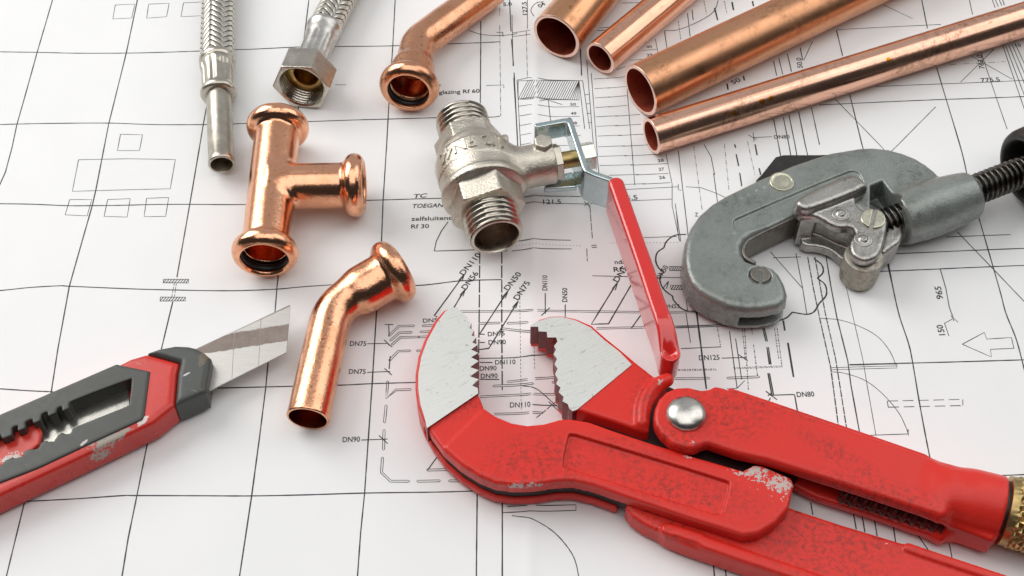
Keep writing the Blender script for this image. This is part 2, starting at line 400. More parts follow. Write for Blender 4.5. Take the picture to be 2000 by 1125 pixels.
def double(s, gap=1.0, w=.2, dash=None):
    for part in s.split(';'):
        pts = pxs(part)
        for g in (-gap / 2, gap / 2):
            W = np.array([P(x, y)[:2] for x, y in pts]); d = np.gradient(W, axis=0); d /= np.linalg.norm(d, axis=1, keepdims=True)
            W = W + np.c_[-d[:, 1], d[:, 0]] * g
            if dash:
                L = np.linalg.norm(W[-1] - W[0]); t = 0
                while t < L:
                    a, b = t / L, min(1, (t + dash[0]) / L); stroke([W[0] + (W[-1] - W[0]) * a, W[0] + (W[-1] - W[0]) * b], w); t += dash[0] + dash[1]
            else: stroke(W, w)
def capsule(s, gap=.75, w=.22):
    """a drawn pipe: two lines with rounded ends"""
    for part in s.split(';'):
        W = np.array([P(x, y)[:2] for x, y in pxs(part)]); d = np.gradient(W, axis=0) if len(W) > 2 else np.repeat(W[1:] - W[:1], 2, 0)
        d /= np.linalg.norm(d, axis=1, keepdims=True); n = np.c_[-d[:, 1], d[:, 0]] * gap / 2
        loop = list(W + n) + [W[-1] + d[-1] * gap * .5] + list((W - n)[::-1]) + [W[0] - d[0] * gap * .5] + [W[0] + n[0]]
        stroke(loop, w)
G = .41
# building grid
line('108,-40 105,-10 72,99 32,241 23,285 10,335 -10,380 -40,440;278,-40 270,-10 246,102 212,240 187,370 180,401 135,558 112,680 99,763 90,800;47,980 12,1125 0,1170', G)
line('450,-40 440,10 397,240 390,281 370,397 345,540;337,588 315,680 289,857 267,967 250,1050 232,1160', G)
line('610,-40 604,-10 592,90 583,205 560,400 541,555 537,605 525,690 519,755 507,850 491,967 463,1150', G)
line('774,-30 772,-10 767,88 759,208 755,281 748,391 745,468 740,540 735,612 727,747 719,860 712,961 704,1040 696,1150', G)
line('939,40 939,80 938,200', G); line('937,490 936,600 934,765;980,490 980,640 981,760', G, dash=(6, .8)); line('932,955 930,1150;981,980 981,1150', G)
line('-60,98 0,99 72,100 150,102 246,102 330,100 390,98 455,96 500,95 590,91 660,90 767,88 880,84 938,82 976,80', G, True)
line('-60,242 0,241 32,240 100,239 212,239 300,242 400,242 455,241 480,240 600,237 700,233 759,231 850,228 955,227 976,225', G, True)
line('-60,396 0,397 60,398 130,401 180,401 240,400 300,398 370,397 475,397 600,394 712,390 748,389 870,386 1000,388 1022,393', G, True)
line('-60,570 0,566 60,560 118,557 135,558 250,563 340,565 450,566 541,563 600,558 735,551 815,556 900,547 980,545', G, True)
line('-60,752 0,757 60,761 103,763;424,757 519,755 567,754 665,752 727,749 812,746', G, True)
line('-40,982 48,978 150,973 240,967 267,967 400,967 491,967 600,965 712,962 850,960 945,957', G, True)
line('1745,562 1757,615 1775,670 1783,708 1795,780 1807,845 1818,900;1684,281 1700,340 1720,430 1745,562;1646,108 1634,58;1660,184 1684,281', G, True)
line('1911,422 1952,562 1965,610 1985,660 2000,715 2030,830;1797,-20 1812,54;1830,130 1875,281 1890,345', G, True)
line('1600,204 1850,192 2050,184;1659,712 2050,700;1735,494 2050,483;1720,528 2050,516;1872,930 2050,924', G); line('1634,57 1838,46;1710,168 2050,152', .3)
# furniture outlines
for s in ('225,9 263,7 257,34 220,36 225,9', '290,7 330,5 325,31 286,34 290,7', '358,4 398,2 393,29 353,31 358,4', '235,261 278,262 272,293 229,293 235,261', '153,311 250,309 342,310 332,367 240,370 141,373 153,311',
          '136,389 179,389 170,421 127,419 136,389', '210,389 254,387 248,423 203,422 210,389', '286,386 329,384 323,421 281,422 286,386'): line(s, .24)
def hatch(quad, n, w=.2, slant=.0):
    q = [np.array(c) for c in pxs(quad)]; line(quad + ' ' + quad.split()[0], .24)
    for i in range(n):
        t0 = i / n; t1 = min(1, t0 + slant)
        a = q[3] + (q[2] - q[3]) * t0; b = q[0] + (q[1] - q[0]) * t1
        line('%f,%f %f,%f' % (*a, *b), w)
hatch('319,544 368,544 368,551 318,551', 9, .3, .12); hatch('313,579 362,579 362,586 312,587', 9, .3, .12); line('340,552 335,579;344,552 340,579', .2, dash=(1.2, .5)); line('655,165 676,165', .24)
hatch('1012,156 1131,155 1131,193 1012,192', 26, .22, .16); hatch('1307,519 1333,519 1333,527 1308,527', 6, .3, .2); hatch('1310,556 1340,556 1340,564 1311,564', 6, .3, .2)
# stair and shaft in the middle
line('1008,155 1033,150 1070,154 1138,155;1012,192 1033,189 1090,192 1131,193;1044,199 1068,193 1098,202;1071,194 1076,240', .24)
for k in range(5):
    y = 206 + 19 * k; line('%d,%d %d,%d %d,%d %d,%d' % (1012 + k, y, 1036, y - 3, 1080, y + 1, 1131 + k, y), .2)
line('1003,150 1012,290;1010,156 1017,290;1131,155 1142,250;1138,155 1152,250', .24); line('1142,183 1150,182;1144,201 1152,200;1146,220 1154,219;1148,238 1156,237', .24)
line('1146,115 1158,270 1165,330;1155,140 1168,320 1172,360;1223,148 1240,360', .24)
for i, (x0, x1, y) in enumerate([(1160, 1222, 152), (1161, 1223, 171), (1162, 1224, 189), (1163, 1225, 208), (1164, 1250, 226), (1165, 1252, 245), (1167, 1262, 264), (1168, 1274, 285), (1169, 1282, 304), (1171, 1304, 322), (1190, 1306, 341), (1214, 1309, 359)]):
    line('%d,%d %d,%d' % (x0, y, (x0 + x1) / 2, y - 2), .2); line('%d,%d %d,%d' % ((x0 + x1) / 2 - 6, y - 1, x1, y - 4), .22)
line('1301,300 1313,358 1313,400 1328,470;1319,396 1330,470;1280,75 1286,105;1255,97 1285,95;1230,116 1268,114;1205,134 1222,128', .22); line('1320,400 1326,466', .2)
line('1215,369 1325,363;1340,363 1370,365 1400,376 1415,383 1440,400;1225,391 1313,387;1325,358 1325,369 1331,370', .24, False)
line('1325,293 1343,447 1348,500;1375,281 1389,305 1396,340;1394,337 1402,395', .28); line('1355,285 1372,410;1415,280 1424,370;1460,275 1475,340', .18, dash=(2.5, .7, .5, .7))
line('1438,300 1443,323;1445,336 1449,362;1435,281 1437,288;1475,281 1479,302;1483,327 1486,340', .5)
line('1511,232 1521,282 1530,330;1530,228 1541,281 1550,330;1541,223 1553,281 1560,320;1560,217 1573,281 1580,310;1585,209 1601,281;1563,92 1568,117;1538,104 1546,139;1521,112 1529,145;1511,118 1517,147', .34)
line('1632,193 1718,281 1740,305;1828,207 1755,281 1735,300;1725,8 1783,35;1587,80 1570,117;1917,100 1968,250;1898,107 1978,152;1942,94 1877,158', .26); line('1856,124 1965,118', .18, dash=(3, 1, .6, 1))
line('1960,88 2010,235;1965,87 2010,205;1971,86 2010,180;1977,84 2010,160;1983,82 2010,140;1937,-5 1944,14;1943,-5 1950,12;1950,-5 1957,10;1957,-5 1962,9', .3)
line('1892,-10 1900,27;1848,462 1974,458;1870,452 1976,562 2030,618;1730,498 1745,562;1837,524 1848,562 1855,600 1863,620;1510,502 1565,500', .3)
line('1000,63 1036,58;1000,70 1036,66;950,165 984,164 984,170;944,82 976,80;1000,28 1002,127;1030,-5 1030,55', .24); line('976,0 976,30;976,48 978,225;1028,60 1030,150', .2, dash=(3, .6, .6, .6))
line('995,-5 998,60;999,75 1003,127;1004,140 1012,300;1134,95 1136,145;1133,85 1134,108', .4)
line('915,58 940,66 975,68 1000,66 1010,64;1062,3 1045,8 1037,20 1043,32;1404,-5 1395,20 1372,37 1340,52 1320,58 1298,59', .28, True); line('1298,60 1303,95;1343,25 1348,70;1352,18 1354,38;1215,5 1250,4;1170,53 1190,52;1167,58 1185,57;970,62 982,62 982,70', .3)
line('1396,14 1402,38;1430,2 1433,18;1420,163 1422,175;1452,148 1454,157;1470,0 1472,10', .6); line('1375,0 1380,25;1415,0 1420,25;1325,40 1330,78', .2, dash=(1.5, .5))
line('1470,268 1508,266;1462,263 1478,272;1471,258 1473,276', .26)
# revision cloud
line('1340,456 1318,458 1302,470 1297,482;1297,482 1284,492 1281,508 1287,522 1297,530;1297,530 1289,540 1292,556 1300,567 1314,577;1314,577 1316,585 1330,600 1345,606 1365,606;1365,606 1375,612 1395,622 1420,634', .5, True)
line('1590,503 1605,515 1608,530 1597,542;1597,542 1612,555 1614,575 1600,592;1600,592 1590,608 1575,613 1548,609;1548,609 1536,620 1520,626', .5, True)
# right-hand services zone
line('1505,490 1568,562 1576,612;1555,493 1568,562;1340,610 1349,668;1338,562 1343,604', .26); line('1358,587 1380,758;1530,625 1533,645;1539,669 1550,736', .55)
line('1578,500 1589,562 1602,625 1622,715 1640,850;1592,500 1603,562 1612,610 1632,700 1655,845', .36, dash=(3.2, .35)); line('1614,500 1624,562 1635,620 1656,705 1662,752 1680,850', .4); line('1643,515 1654,562 1668,625 1685,700 1695,760 1711,850', .22)
double('1624,720 1752,716', .9, .22); line('1660,713 1752,710 1752,716', .3); line('1603,621 1640,624 1680,637 1715,657 1738,685 1750,712;1624,726 1650,729 1690,743 1725,770 1755,805 1770,835 1775,850', .24, True); line('1695,850 1774,847 1774,838', .26)
line('1733,783 1735,795;1881,779 1881,791', .24); line('1733,783 1878,779;1735,795 1881,791', .26, dash=(3.8, 1.7))
line('1880,671 1923,648 1928,661 1976,658 1981,679 1935,681 1937,696 1880,671', .28); line('1845,629 1854,655;1846,630 1860,622;1858,614 1864,626;1863,620 1872,628', .26)
line('1552,770 1558,804;1504,771 1551,770;1496,763 1518,780;1505,776 1498,790;1500,772 1508,766', .4); line('1500,728 1508,772;1503,728 1511,770;1490,640 1496,666;1493,640 1499,666;1498,677 1503,711;1501,677 1506,711;1484,620 1486,632', .42)
line('1425,645 1440,757;1437,660 1449,740', .3); line('1441,690 1461,704;1410,698 1458,697;1330,679 1408,676', .3); double('1305,609 1400,607;1320,638 1420,634', .6, .2); line('1398,620 1408,676;1452,600 1462,760;1446,600 1456,700;1472,672 1480,735;1518,640 1527,712;1513,640 1521,700;1468,640 1470,652', .26, dash=(1.1, .5, .5, .4))
line('1325,720 1398,719;1432,717 1530,714;1325,722 1400,721;1434,719 1528,716', .22, dash=(.8, .4, .4, .3)); capsule('1305,738 1385,737;1422,737 1482,735'); line('1440,757 1420,758;1440,757 1455,742', .24)
# pipe diagram in the middle
for a in ('905,537 848,615 854,617', '907,565 886,600', '990,570 937,650', '1010,590 955,678 935,681', '1204,553 1155,632 1188,631', '1237,548 1188,632', '1256,608 1233,640', '1300,725 1283,740'): line(a, .42)
for (x, y, dx, dy) in ((907, 534, -9, 13), (909, 563, -9, 13), (992, 567, -9, 13), (1012, 587, -9, 13), (1206, 551, -8, 13), (1306, 548, -8, 13)): line('%d,%d %d,%d %d,%d %d,%d' % (x, y, x + dx - 2, y + dy - 1, x + dx + 4, y + dy + 1, x, y), .35)
double('885,607 1055,606 1300,609;1165,640 1420,634', .7, .2); line('937,698 1000,697 1040,694 1080,690;937,739 975,739;848,489 852,470 862,450 875,432;848,489 930,487', .34, False); line('1157,538 1345,541', .26)
capsule('937,630 975,629;992,630 1030,629;826,635 848,634;822,647 845,646;818,657 840,656;815,684 830,684;965,752 1040,749;1080,745 1100,744;980,640 1040,648')
line('937,651 947,651;937,667 947,667;937,681 955,679;937,706 962,706;1040,790 1088,790;1072,783 1090,800;1057,616 1074,600;1065,572 1065,612;1104,594 1104,618', .34)
double('990,744 1085,735;937,773 1000,770 1092,768;965,807 1060,805', .7, .2); line('1020,752 1050,760 1080,785 1110,812 1122,830', .3, True); line('1048,815 1085,783', .26, dash=(2, .6)); line('1015,560 1018,800;1042,640 1044,720', .16, dash=(1, .7))
line('1000,389 1022,398 1042,396 1150,398 1180,394;1020,386 1042,383 1143,383 1143,377;1013,471 1042,468 1115,469;1000,490 1042,486 1117,486;985,490 990,490 990,485', .28); line('1000,481 1042,477 1135,480;1190,474 1325,472', .14, dash=(.5, .8)); line('1141,393 1152,403;1141,402 1152,393;1250,463 1322,460', .26); line('1152,400 1157,465;1146,485 1147,510', .26, dash=(4, .5)); line('1155,479 1165,478;1156,483 1166,482', .3)
line('751,633 768,633;759,633 760,655;750,663 761,673;717,671 757,670;762,695 760,720;717,727 762,725;751,719 765,732;706,859 757,857;740,850 757,866;835,917 853,892;758,672 766,677', .3); capsule('760,655 779,636 808,635;763,664 780,649 803,648;766,672 782,658 818,657;761,703 778,685 800,684;757,745 755,777 773,761 801,760;754,792 751,824;750,840 749,877;747,894 745,922 763,939 798,939;816,939 858,938;878,938 915,938;835,917 880,916')
line('991,988 1125,985 1125,996 981,1000', .3); line('1000,1006 1040,1014 1080,1037 1110,1070 1125,1100 1134,1150', .3, True); line('1393,1095 1398,1150;1416,1100 1421,1150', .4)
line('1584,980 1588,1004;1667,1000 1673,1032;1684,1004 1690,1038;1708,1012 1714,1046;1745,1024 1750,1058;1788,1036 1816,1076;1855,1060 1861,1092;1955,957 1990,934 1996,952', .36)
lines = ink.build('printed_lines', M['ink'], sheet, smooth=False)

def glyphs(s):
    cu = bpy.data.curves.new('lettering', 'FONT'); cu.body = s; cu.resolution_u = 3; cu.offset = .012
    o = bpy.data.objects.new('lettering', cu); scene.collection.objects.link(o); bpy.context.view_layer.update()
    dg = bpy.context.evaluated_depsgraph_get(); e = o.evaluated_get(dg); me = e.to_mesh()
    V = np.array([tuple(v.co) for v in me.vertices]).reshape(-1, 3); F = [list(p.vertices) for p in me.polygons]
    e.to_mesh_clear(); bpy.data.objects.remove(o); bpy.data.curves.remove(cu); return V, F
txt = MB()
def text(s, x0, y0, x1, y1, cap, shear=0.0):
    """printed lettering whose baseline runs between two photo points, cap height in mm"""
    V, F = glyphs(s); A, B = P(x0, y0)[:2], P(x1, y1)[:2]; w = V[:, 0].max() - V[:, 0].min()
    ex = (B - A) / w; ey = np.array([-ex[1], ex[0]]) / np.linalg.norm(ex) * cap / .69
    xs = V[:, 0] - V[:, 0].min() + shear * V[:, 1]; W = A + np.outer(xs, ex) + np.outer(V[:, 1], ey)
    txt.add(np.c_[W, paper_z(W[:, 0], W[:, 1]) + .09], F)
for t in (('glazing Rf 60', 857, 182, 937, 179, 2.1), ('e', 857, 166, 861, 166, 1.2), ('DN75', 683, 675, 715, 675, 2.0), ('DN75', 681, 730, 714, 730, 2.0), ('DN90', 669, 863, 703, 862, 2.0), ('DN56', 826, 629, 862, 627, 1.8),
          ('zelfsluitend', 803, 430, 884, 428, 2.0), ('Rf 30', 803, 445, 838, 444, 2.0), ('121.5', 1061, 399, 1096, 398, 2.3), ('55.5', 1215, 391, 1246, 388, 2.3), ('nds en', 1201, 515, 1240, 513, 2.0), ('Rf 60', 1199, 530, 1240, 528, 2.2),
          ('DN110', 906, 537, 940, 497, 2.3), ('DN56', 910, 565, 935, 533, 2.3), ('DN50', 993, 567, 1019, 535, 2.3), ('DN75', 1012, 586, 1036, 553, 2.3), ('DN110', 1069, 567, 1069, 538, 1.9), ('DN50', 1108, 589, 1108, 562, 1.9), ('DN50', 1207, 551, 1232, 515, 2.3), ('DN50', 1290, 545, 1306, 520, 2.0), ('DN53', 1297, 601, 1328, 600, 1.8),
          ('DN75', 953, 655, 986, 653, 1.9), ('DN90', 954, 671, 988, 670, 1.9), ('DN110', 967, 710, 1007, 709, 1.9), ('DN90', 937, 722, 970, 721, 1.9), ('DN90', 939, 737, 972, 736, 1.9), ('DN110', 996, 794, 1036, 794, 2.1), ('DN125', 1366, 702, 1406, 701, 2.1), ('DN80', 1557, 775, 1591, 774, 2.1), ('DN80', 1513, 270, 1543, 269, 1.9),
          ('50', 1114, 204, 1125, 204, 1.5), ('49', 1115, 222, 1126, 222, 1.5), ('48', 1116, 241, 1127, 241, 1.5), ('28', 1285, 315, 1297, 314, 1.5), ('27', 1287, 332, 1298, 331, 1.5), ('26', 1288, 348, 1300, 347, 1.5), ('40', 1263, 93, 1274, 92, 1.5), ('39', 1264, 109, 1275, 108, 1.5),
          ('50', 1432, 165, 1448, 158, 2.3), ('50.0', 1568, 132, 1565, 112, 2.2), ('763.0', 1924, 132, 1918, 105, 2.2), ('775.5', 1918, 158, 1955, 156, 2.3), ('10', 1985, 90, 1996, 89, 1.9), ('965', 1843, 583, 1838, 558, 2.4), ('150', 1847, 653, 1841, 633, 2.3), ('5.0', 983, 11, 1000, 10, 2.2), ('127.5', 1030, 28, 1028, 3, 2.0), ('04', 1055, 16, 1066, 8, 2.0), ('Z', 1358, 421, 1364, 421, 1.9)): text(*t)
text('TC', 806, 386, 832, 384, 2.0, .25); text('TOEGANG', 804, 405, 875, 403, 2.0, .25); line  # italic notes
txt.build('printed_lettering', M['ink'], sheet, smooth=False)

# ---------------------------------------------------------------- copper pipes
def pipe(px0, px1, R, length, mat, label, wall=1.45, tilt=0.0):
    o = P(*px0, R); a = unit(P(*px1, R) - o); root_loc = o * (1, 1, 0)
    prof = [(0.35, R), (3, R)] + [(length * k / 24, R) for k in range(1, 25)]
    mb = MB(); n = 96
    oval = lambda t, r, th: r * (1 + .004 * np.cos(2 * th + 1) + .003 * math.sin(t * .05))
    V, F = lathe(o, a, prof, n, rfun=oval); mb.add(V, F, 0)
    dent = lambda t, r, th: r * (1 + .004 * np.cos(2 * th + 1)) + .05 * np.sin(9 * th) * .5
    V, F = lathe(o, a, [(.35, R), (.08, R - .22), (0.0, R - .45), (.0, R - wall + .25), (.15, R - wall)], n, rfun=dent); mb.add(V, [f[::-1] for f in F], 1)
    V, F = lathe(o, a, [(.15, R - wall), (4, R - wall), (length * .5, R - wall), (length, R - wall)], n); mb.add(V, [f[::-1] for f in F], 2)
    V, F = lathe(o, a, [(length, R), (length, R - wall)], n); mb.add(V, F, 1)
    ob = mb.build('copper_pipe', None, None, mats=[mat, M['copper_cut'], M['copper_in']], angle=50, loc=root_loc)
    return tag(ob, label, 'copper pipe', 'copper pipes fanned out at the top right')
def pipe_copper(name, base, tarn, rough, px0, px1, amount, fine=.1, spots=()):
    d = P(*px1, 0) - P(*px0, 0); ang = math.atan2(d[1], d[0])
    m, nt, b = nodes(name); b.inputs['Metallic'].default_value = 1.0
    tc = N(nt, 'ShaderNodeTexCoord'); r = N(nt, 'ShaderNodeVectorRotate', rotation_type='Z_AXIS'); nt.links.new(tc.outputs['Object'], r.inputs['Vector']); r.inputs['Angle'].default_value = -ang
    mp = N(nt, 'ShaderNodeMapping'); nt.links.new(r.outputs[0], mp.inputs[0]); mp.inputs['Scale'].default_value = (.07, 1, 1)
    st = N(nt, 'ShaderNodeTexNoise'); st.inputs['Scale'].default_value = 420; st.inputs['Detail'].default_value = 5; nt.links.new(mp.outputs[0], st.inputs['Vector'])
    n1 = noise(nt, 55, 6, .65); n2 = noise(nt, 420, 5, .7)
    c = mixc(nt, ramp(nt, st.outputs['Fac'], [(.35, 0.0), (.7, .42)]), base, tarn)
    c = mixc(nt, mth(nt, 'MULTIPLY', ramp(nt, n1, [(.46, 0.0), (.62, 1.0)]), ramp(nt, n2, [(.44, 0.0), (.62, amount)])), c, tuple(q * .45 for q in tarn))
    mp2 = N(nt, 'ShaderNodeMapping'); nt.links.new(r.outputs[0], mp2.inputs[0]); mp2.inputs['Scale'].default_value = (.35, 1, 1)
    sp = N(nt, 'ShaderNodeTexNoise'); sp.inputs['Scale'].default_value = 260; sp.inputs['Detail'].default_value = 3; nt.links.new(mp2.outputs[0], sp.inputs['Vector'])
    c = mixc(nt, ramp(nt, sp.outputs['Fac'], [(.69, 0.0), (.75, .8 * amount)]), c, (.30, .13, .03))
    for cen, rad in spots:
        s = mth(nt, 'ADD', spot(nt, cen, rad), mth(nt, 'MULTIPLY', mth(nt, 'SUBTRACT', n2, .5), 1.8)); c = mixc(nt, ramp(nt, s, [(.15, 0.0), (.35, 1.0)]), c, (.72, .26, .02))
    nt.links.new(c, b.inputs['Base Color']); nt.links.new(ramp(nt, n1, [(.3, rough * .8), (.75, rough * 1.5)]), b.inputs['Roughness'])
    bump(nt, b, mth(nt, 'ADD', st.outputs['Fac'], mth(nt, 'MULTIPLY', n2, .6)), fine, .00035); return m
ps = [((1086, 72), (1145, 1), 11.0, 210, 'wide copper pipe end topmost of the four, just right of the copper elbow', (.80, .41, .23), (.50, .24, .09), .24, .7),
      ((1171, 114), (1250, 48), 7.5, 230, 'narrow copper pipe lying between the two wide copper pipes', (.94, .52, .36), (.68, .31, .17), .17, .4),
      ((1250, 177), (1700, -36), 11.0, 300, 'wide matt brown copper pipe lying above the long narrow pipe', (.76, .39, .22), (.48, .23, .10), .30, .6),
      ((1271, 266), (2000, 38), 7.5, 330, 'narrow bright copper pipe with orange spots, nearest the grey tube cutter', (.96, .57, .42), (.72, .35, .20), .18, .7)]
for i, (a, b, R, L, lab, c1, c2, rg, am) in enumerate(ps):
    pipe(a, b, R, L, pipe_copper('drawn_copper_%s' % 'abcd'[i], c1, c2, rg, a, b, am, spots=([(P(x, y, 13.5) - P(*a, R) * (1, 1, 0), r) for x, y, r in ((1436, 219, 2.2), (1418, 222, 1.2), (1490, 199, 1.9), (1506, 192, 1.3), (1735, 117, 1.4))] if i == 3 else ())), lab)

# ---------------------------------------------------------------- press fittings
FL = [(9.0, 9.1), (8.3, 9.25), (7.6, 9.9), (6.9, 10.9), (6.0, 11.75), (5.0, 12.2), (4.0, 12.35), (3.0, 12.25), (2.0, 11.9), (1.1, 11.3), (.45, 10.5), (.1, 9.7), (0.0, 9.1), (.12, 8.65), (.5, 8.4), (1.2, 8.35), (1.5, 8.5), (1.6, 10.4), (5.4, 10.4), (5.5, 8.0), (6.2, 7.8), (10, 7.75), (16, 7.7)]
def elbow(T, B, Mo, zs, label, rb, cup, mat, oring=True):
    pt, pb, pm = P(*T, zs[0]), P(*B, zs[1]), P(*Mo, zs[2])
    d1, d2 = unit(pt - pb), unit(pm - pb); half = math.acos(np.clip(d1 @ d2, -1, 1)) / 2; tl = rb / math.tan(half)
    p1, p2 = pb + d1 * tl, pb + d2 * tl; bis = unit(d1 + d2); c = pb + bis * (rb / math.sin(half))
    path = [pt + (p1 - pt) * k / 10 for k in range(10)]
    u, w = p1 - c, p2 - c; om = math.acos(np.clip(unit(u) @ unit(w), -1, 1))
    path += [c + (math.sin((1 - k / 16) * om) * u + math.sin(k / 16 * om) * w) / math.sin(om) for k in range(17)]
    path += [p2 + (pm - p2) * k / 14 for k in range(1, 15)]
    path = np.array(path); cum = np.r_[0, np.cumsum(np.linalg.norm(np.diff(path, axis=0), axis=1))]; L = cum[-1]
    tang = np.gradient(path, cum, axis=0)
    at = lambda s: np.array([np.interp(L - s, cum, path[:, k]) for k in range(3)])
    dr = lambda s: unit([np.interp(L - s, cum, tang[:, k]) for k in range(3)])
    spec = [(L, 6.65), (L + .05, 6.9), (L, 7.25), (L - .3, 7.48), (L - .8, 7.5)]
    s = L - 2
    while s > cup + 2.5: spec.append((s, 7.5)); s -= 1.2
    spec += [(cup + 2.4, 7.55), (cup + 1.2, 7.7), (cup - .2, 8.1), (cup - 1.6, 8.6), (cup - 3, 8.95), (cup - 4.5, 9.1), ((cup + 7) / 2, 9.1)] + FL
    s = cup + 2; spec += [(cup - 1, 7.6), (cup, 6.7)]
    while s < L - 1: spec.append((s, 6.6)); s += 2.0
    spec.append((L, 6.65))
    cs = [at(min(q, L)) + (dr(L) * (L - q) if q > L else 0) for q, r in spec]; ax = [dr(min(max(q, 0), L)) for q, r in spec]
    V, F = rings(cs, ax, [r for q, r in spec], 96)
    root = thing('elbow_fitting', label, 'elbow fitting', pb * (1, 1, 0), 'bent copper press fittings')
    obj('body', V, F, mat, root)
    th = np.arange(24) * 2 * math.pi / 24; oV, oF = rings([at(3.5 + 1.75 * math.sin(t)) for t in th], [dr(3.5)] * 24, [9.5 - 1.7 * math.cos(t) for t in th], 64)
    obj('seal_ring', oV, grid_faces(24, 64, True), M['rubber'], root)
elbow((962, -22), (817, 84), (797, 180), (7.6, 10.0, 12.3), 'bent copper fitting whose open flanged end with black ring faces the viewer', 13, 18.0, M['copper_b'])
elbow((601, 818), (651, 599), (785, 521), (7.6, 9.6, 12.3), 'bent copper fitting between the knife blade and the red wrench jaw', 17, 21.5, copper('copper_satin', (.93, .48, .30), (.56, .24, .11), .15, .9, fine=.34))

def tee():
    z = 12.35; A, Bp = P(516, 509, z), P(544, 235, z); a = unit(Bp - A); L = np.linalg.norm(Bp - A)
    b = np.array([a[1], -a[0], 0]); J = P(531, 365, z); tj = (J - A) @ a; J = A + a * tj
    Lb = (P(712, 364, z) - J) @ b
    root = thing('tee_fitting', 'shiny copper T shaped fitting with three flanged ends', 'tee fitting', J * (1, 1, 0))
    def tube_out(x, y, zz, o, d, Lm):
        t, q = axis_c(x, y, zz, o, d)
        body = ext(q - 8.95, t, 1.0, Lm, .3)
        bead = ext(q - 12.35, t, 0.0, 7.6, 3.6)
        return smin(body, bead, 1.6)
    def bore(x, y, zz, o, d, Lm):
        t, q = axis_c(x, y, zz, o, d)
        i = np.minimum(ext(q - 7.7, t, -3, Lm, .1), ext(q - 8.4, t, -3, 5.6, .2)); g = ext(q - 10.3, t, 1.6, 5.5, .3); fl = ext(q - 9.2 + np.clip(t, 0, 1) * .8, t, -2, .9, .1)
        return np.minimum(np.minimum(i, g), fl)
    E = [(A, a, L / 2 + 1), (Bp, -a, L / 2 + 1), (J + b * Lb, -b, Lb)]
    def f(x, y, zz):
        m = np.minimum(tube_out(x, y, zz, *E[0]), tube_out(x, y, zz, *E[1])); d = smin(m, tube_out(x, y, zz, *E[2]), 3.2)
        return np.maximum(d, -np.minimum(np.minimum(bore(x, y, zz, *E[0]), bore(x, y, zz, *E[1])), bore(x, y, zz, *E[2])))
    C = np.array([A, Bp, J + b * Lb]); lo, hi = C.min(0) - 13.5, C.max(0) + 13.5
    V, F = sdf_mesh(f, lo, hi, .42); obj('body', V, F, copper('copper_bright', (.94, .48, .30), (.62, .27, .12), .14, .7, fine=.28), root)
    for o, d, _ in E:
        th = np.arange(20) * 2 * math.pi / 20; oV, oF = rings([o + d * (3.5 + 1.7 * math.sin(t)) for t in th], [d] * 20, [9.4 - 1.65 * math.cos(t) for t in th], 64)
        obj('seal_ring', oV, grid_faces(20, 64, True), M['rubber'], root)
tee()

# ---------------------------------------------------------------- braided hoses
def braid(root, path, R, NS=12, cyc=4, slope=.84):
    """woven sleeve of flat wire ribbons, three over and three under, on a dark core"""
    path = np.asarray(path); cum = np.r_[0, np.cumsum(np.linalg.norm(np.diff(path, axis=0), axis=1))]; L = cum[-1]
    at = lambda s: np.array([np.interp(s, cum, path[:, k]) for k in range(3)]); a0 = unit(path[-1] - path[0]); a0, sd, up = frame(a0)
    mb = MB(); V, F = rings(path, [a0] * len(path), [R - .85] * len(path), 40); mb.add(V, F, 1)
    lead = 2 * math.pi * R * slope; pitch = lead / NS; w = pitch * .76
    for sg in (1, -1):
        for k in range(NS + int(L / pitch) + 2):
            th0 = 0.0; rowsV = []; steps = int(2 * math.pi * L / lead * 14) + 40
            for i in range(0, int(L / lead * 2 * math.pi / .09) + 1):
                dth = i * .09; s = dth / (2 * math.pi) * lead; th = sg * dth + 2 * math.pi * k / NS
                if k >= NS or s > L: break
                c = at(s); o = sg * .42 * math.tanh(2.6 * math.cos(cyc * th + .6))
                row = []
                for q in range(7):                      # five wires across give the ribbon its fine ridges
                    e = (q - 3) / 3; ds = e * w / 2; rr = R - .28 + o - .10 * e * e + (.035 if q % 2 else -.035)
                    ss = min(max(s + ds, 0), L); row.append(at(ss) + sd * math.cos(th) * rr + up * math.sin(th) * rr)
                rowsV.append(row)
            if len(rowsV) > 1:
                n = len(rowsV); V = np.array(rowsV).reshape(-1, 3)
                F = [(i * 7 + j, i * 7 + j + 1, (i + 1) * 7 + j + 1, (i + 1) * 7 + j) for i in range(n - 1) for j in range(6)]
                mb.add(V, F, 0)
    return mb.build('braided_sleeve', None, root, mats=[M['steel_w'], M['rubber']])
def flute(n, depth, t0, t1):
    def f(t, r, th):
        k = max(0.0, min(1.0, (t - t0) / .6, (t1 - t) / .6)); return r - k * depth * (np.abs(np.cos(n * th / 2)) ** 6)
    return f
h1a, h1b = P(424, 114, 7.3), P(433, 322, 6.4); ax1 = unit(h1b - h1a); L1 = np.linalg.norm(h1b - h1a)
r1 = thing('braided_hose', 'braided steel hose with a long plain metal tube end, left of the other hose', 'braided hose', P(428, 180, 0), 'braided steel hoses')
braid(r1, [h1a + ax1 * 1.5, P(425, 60, 7.1), P(428, -30, 7.1), P(431, -90, 7.1)], 7.1)
k = L1 / 208.0
V, F = lathe(h1a, ax1, [(-.4, 6.6), (0, 7.2), (.5, 7.5), (2.6, 7.55), (2.9, 7.2), (3.4, 7.2), (3.8, 7.5), (5.6, 7.5), (7.0, 7.2), (7.8, 6.9), (8.5, 6.8), (17, 6.75), (18, 6.85), (18.8, 7.2), (19.7, 7.5), (20.8, 7.5), (21.6, 7.1), (22, 6.4), (22.1, 5.1)], 72, rfun=flute(9, .8, 4.6, 18.6)); obj('crimp_ferrule', V, F, M['nickel_s'], r1, angle=60)
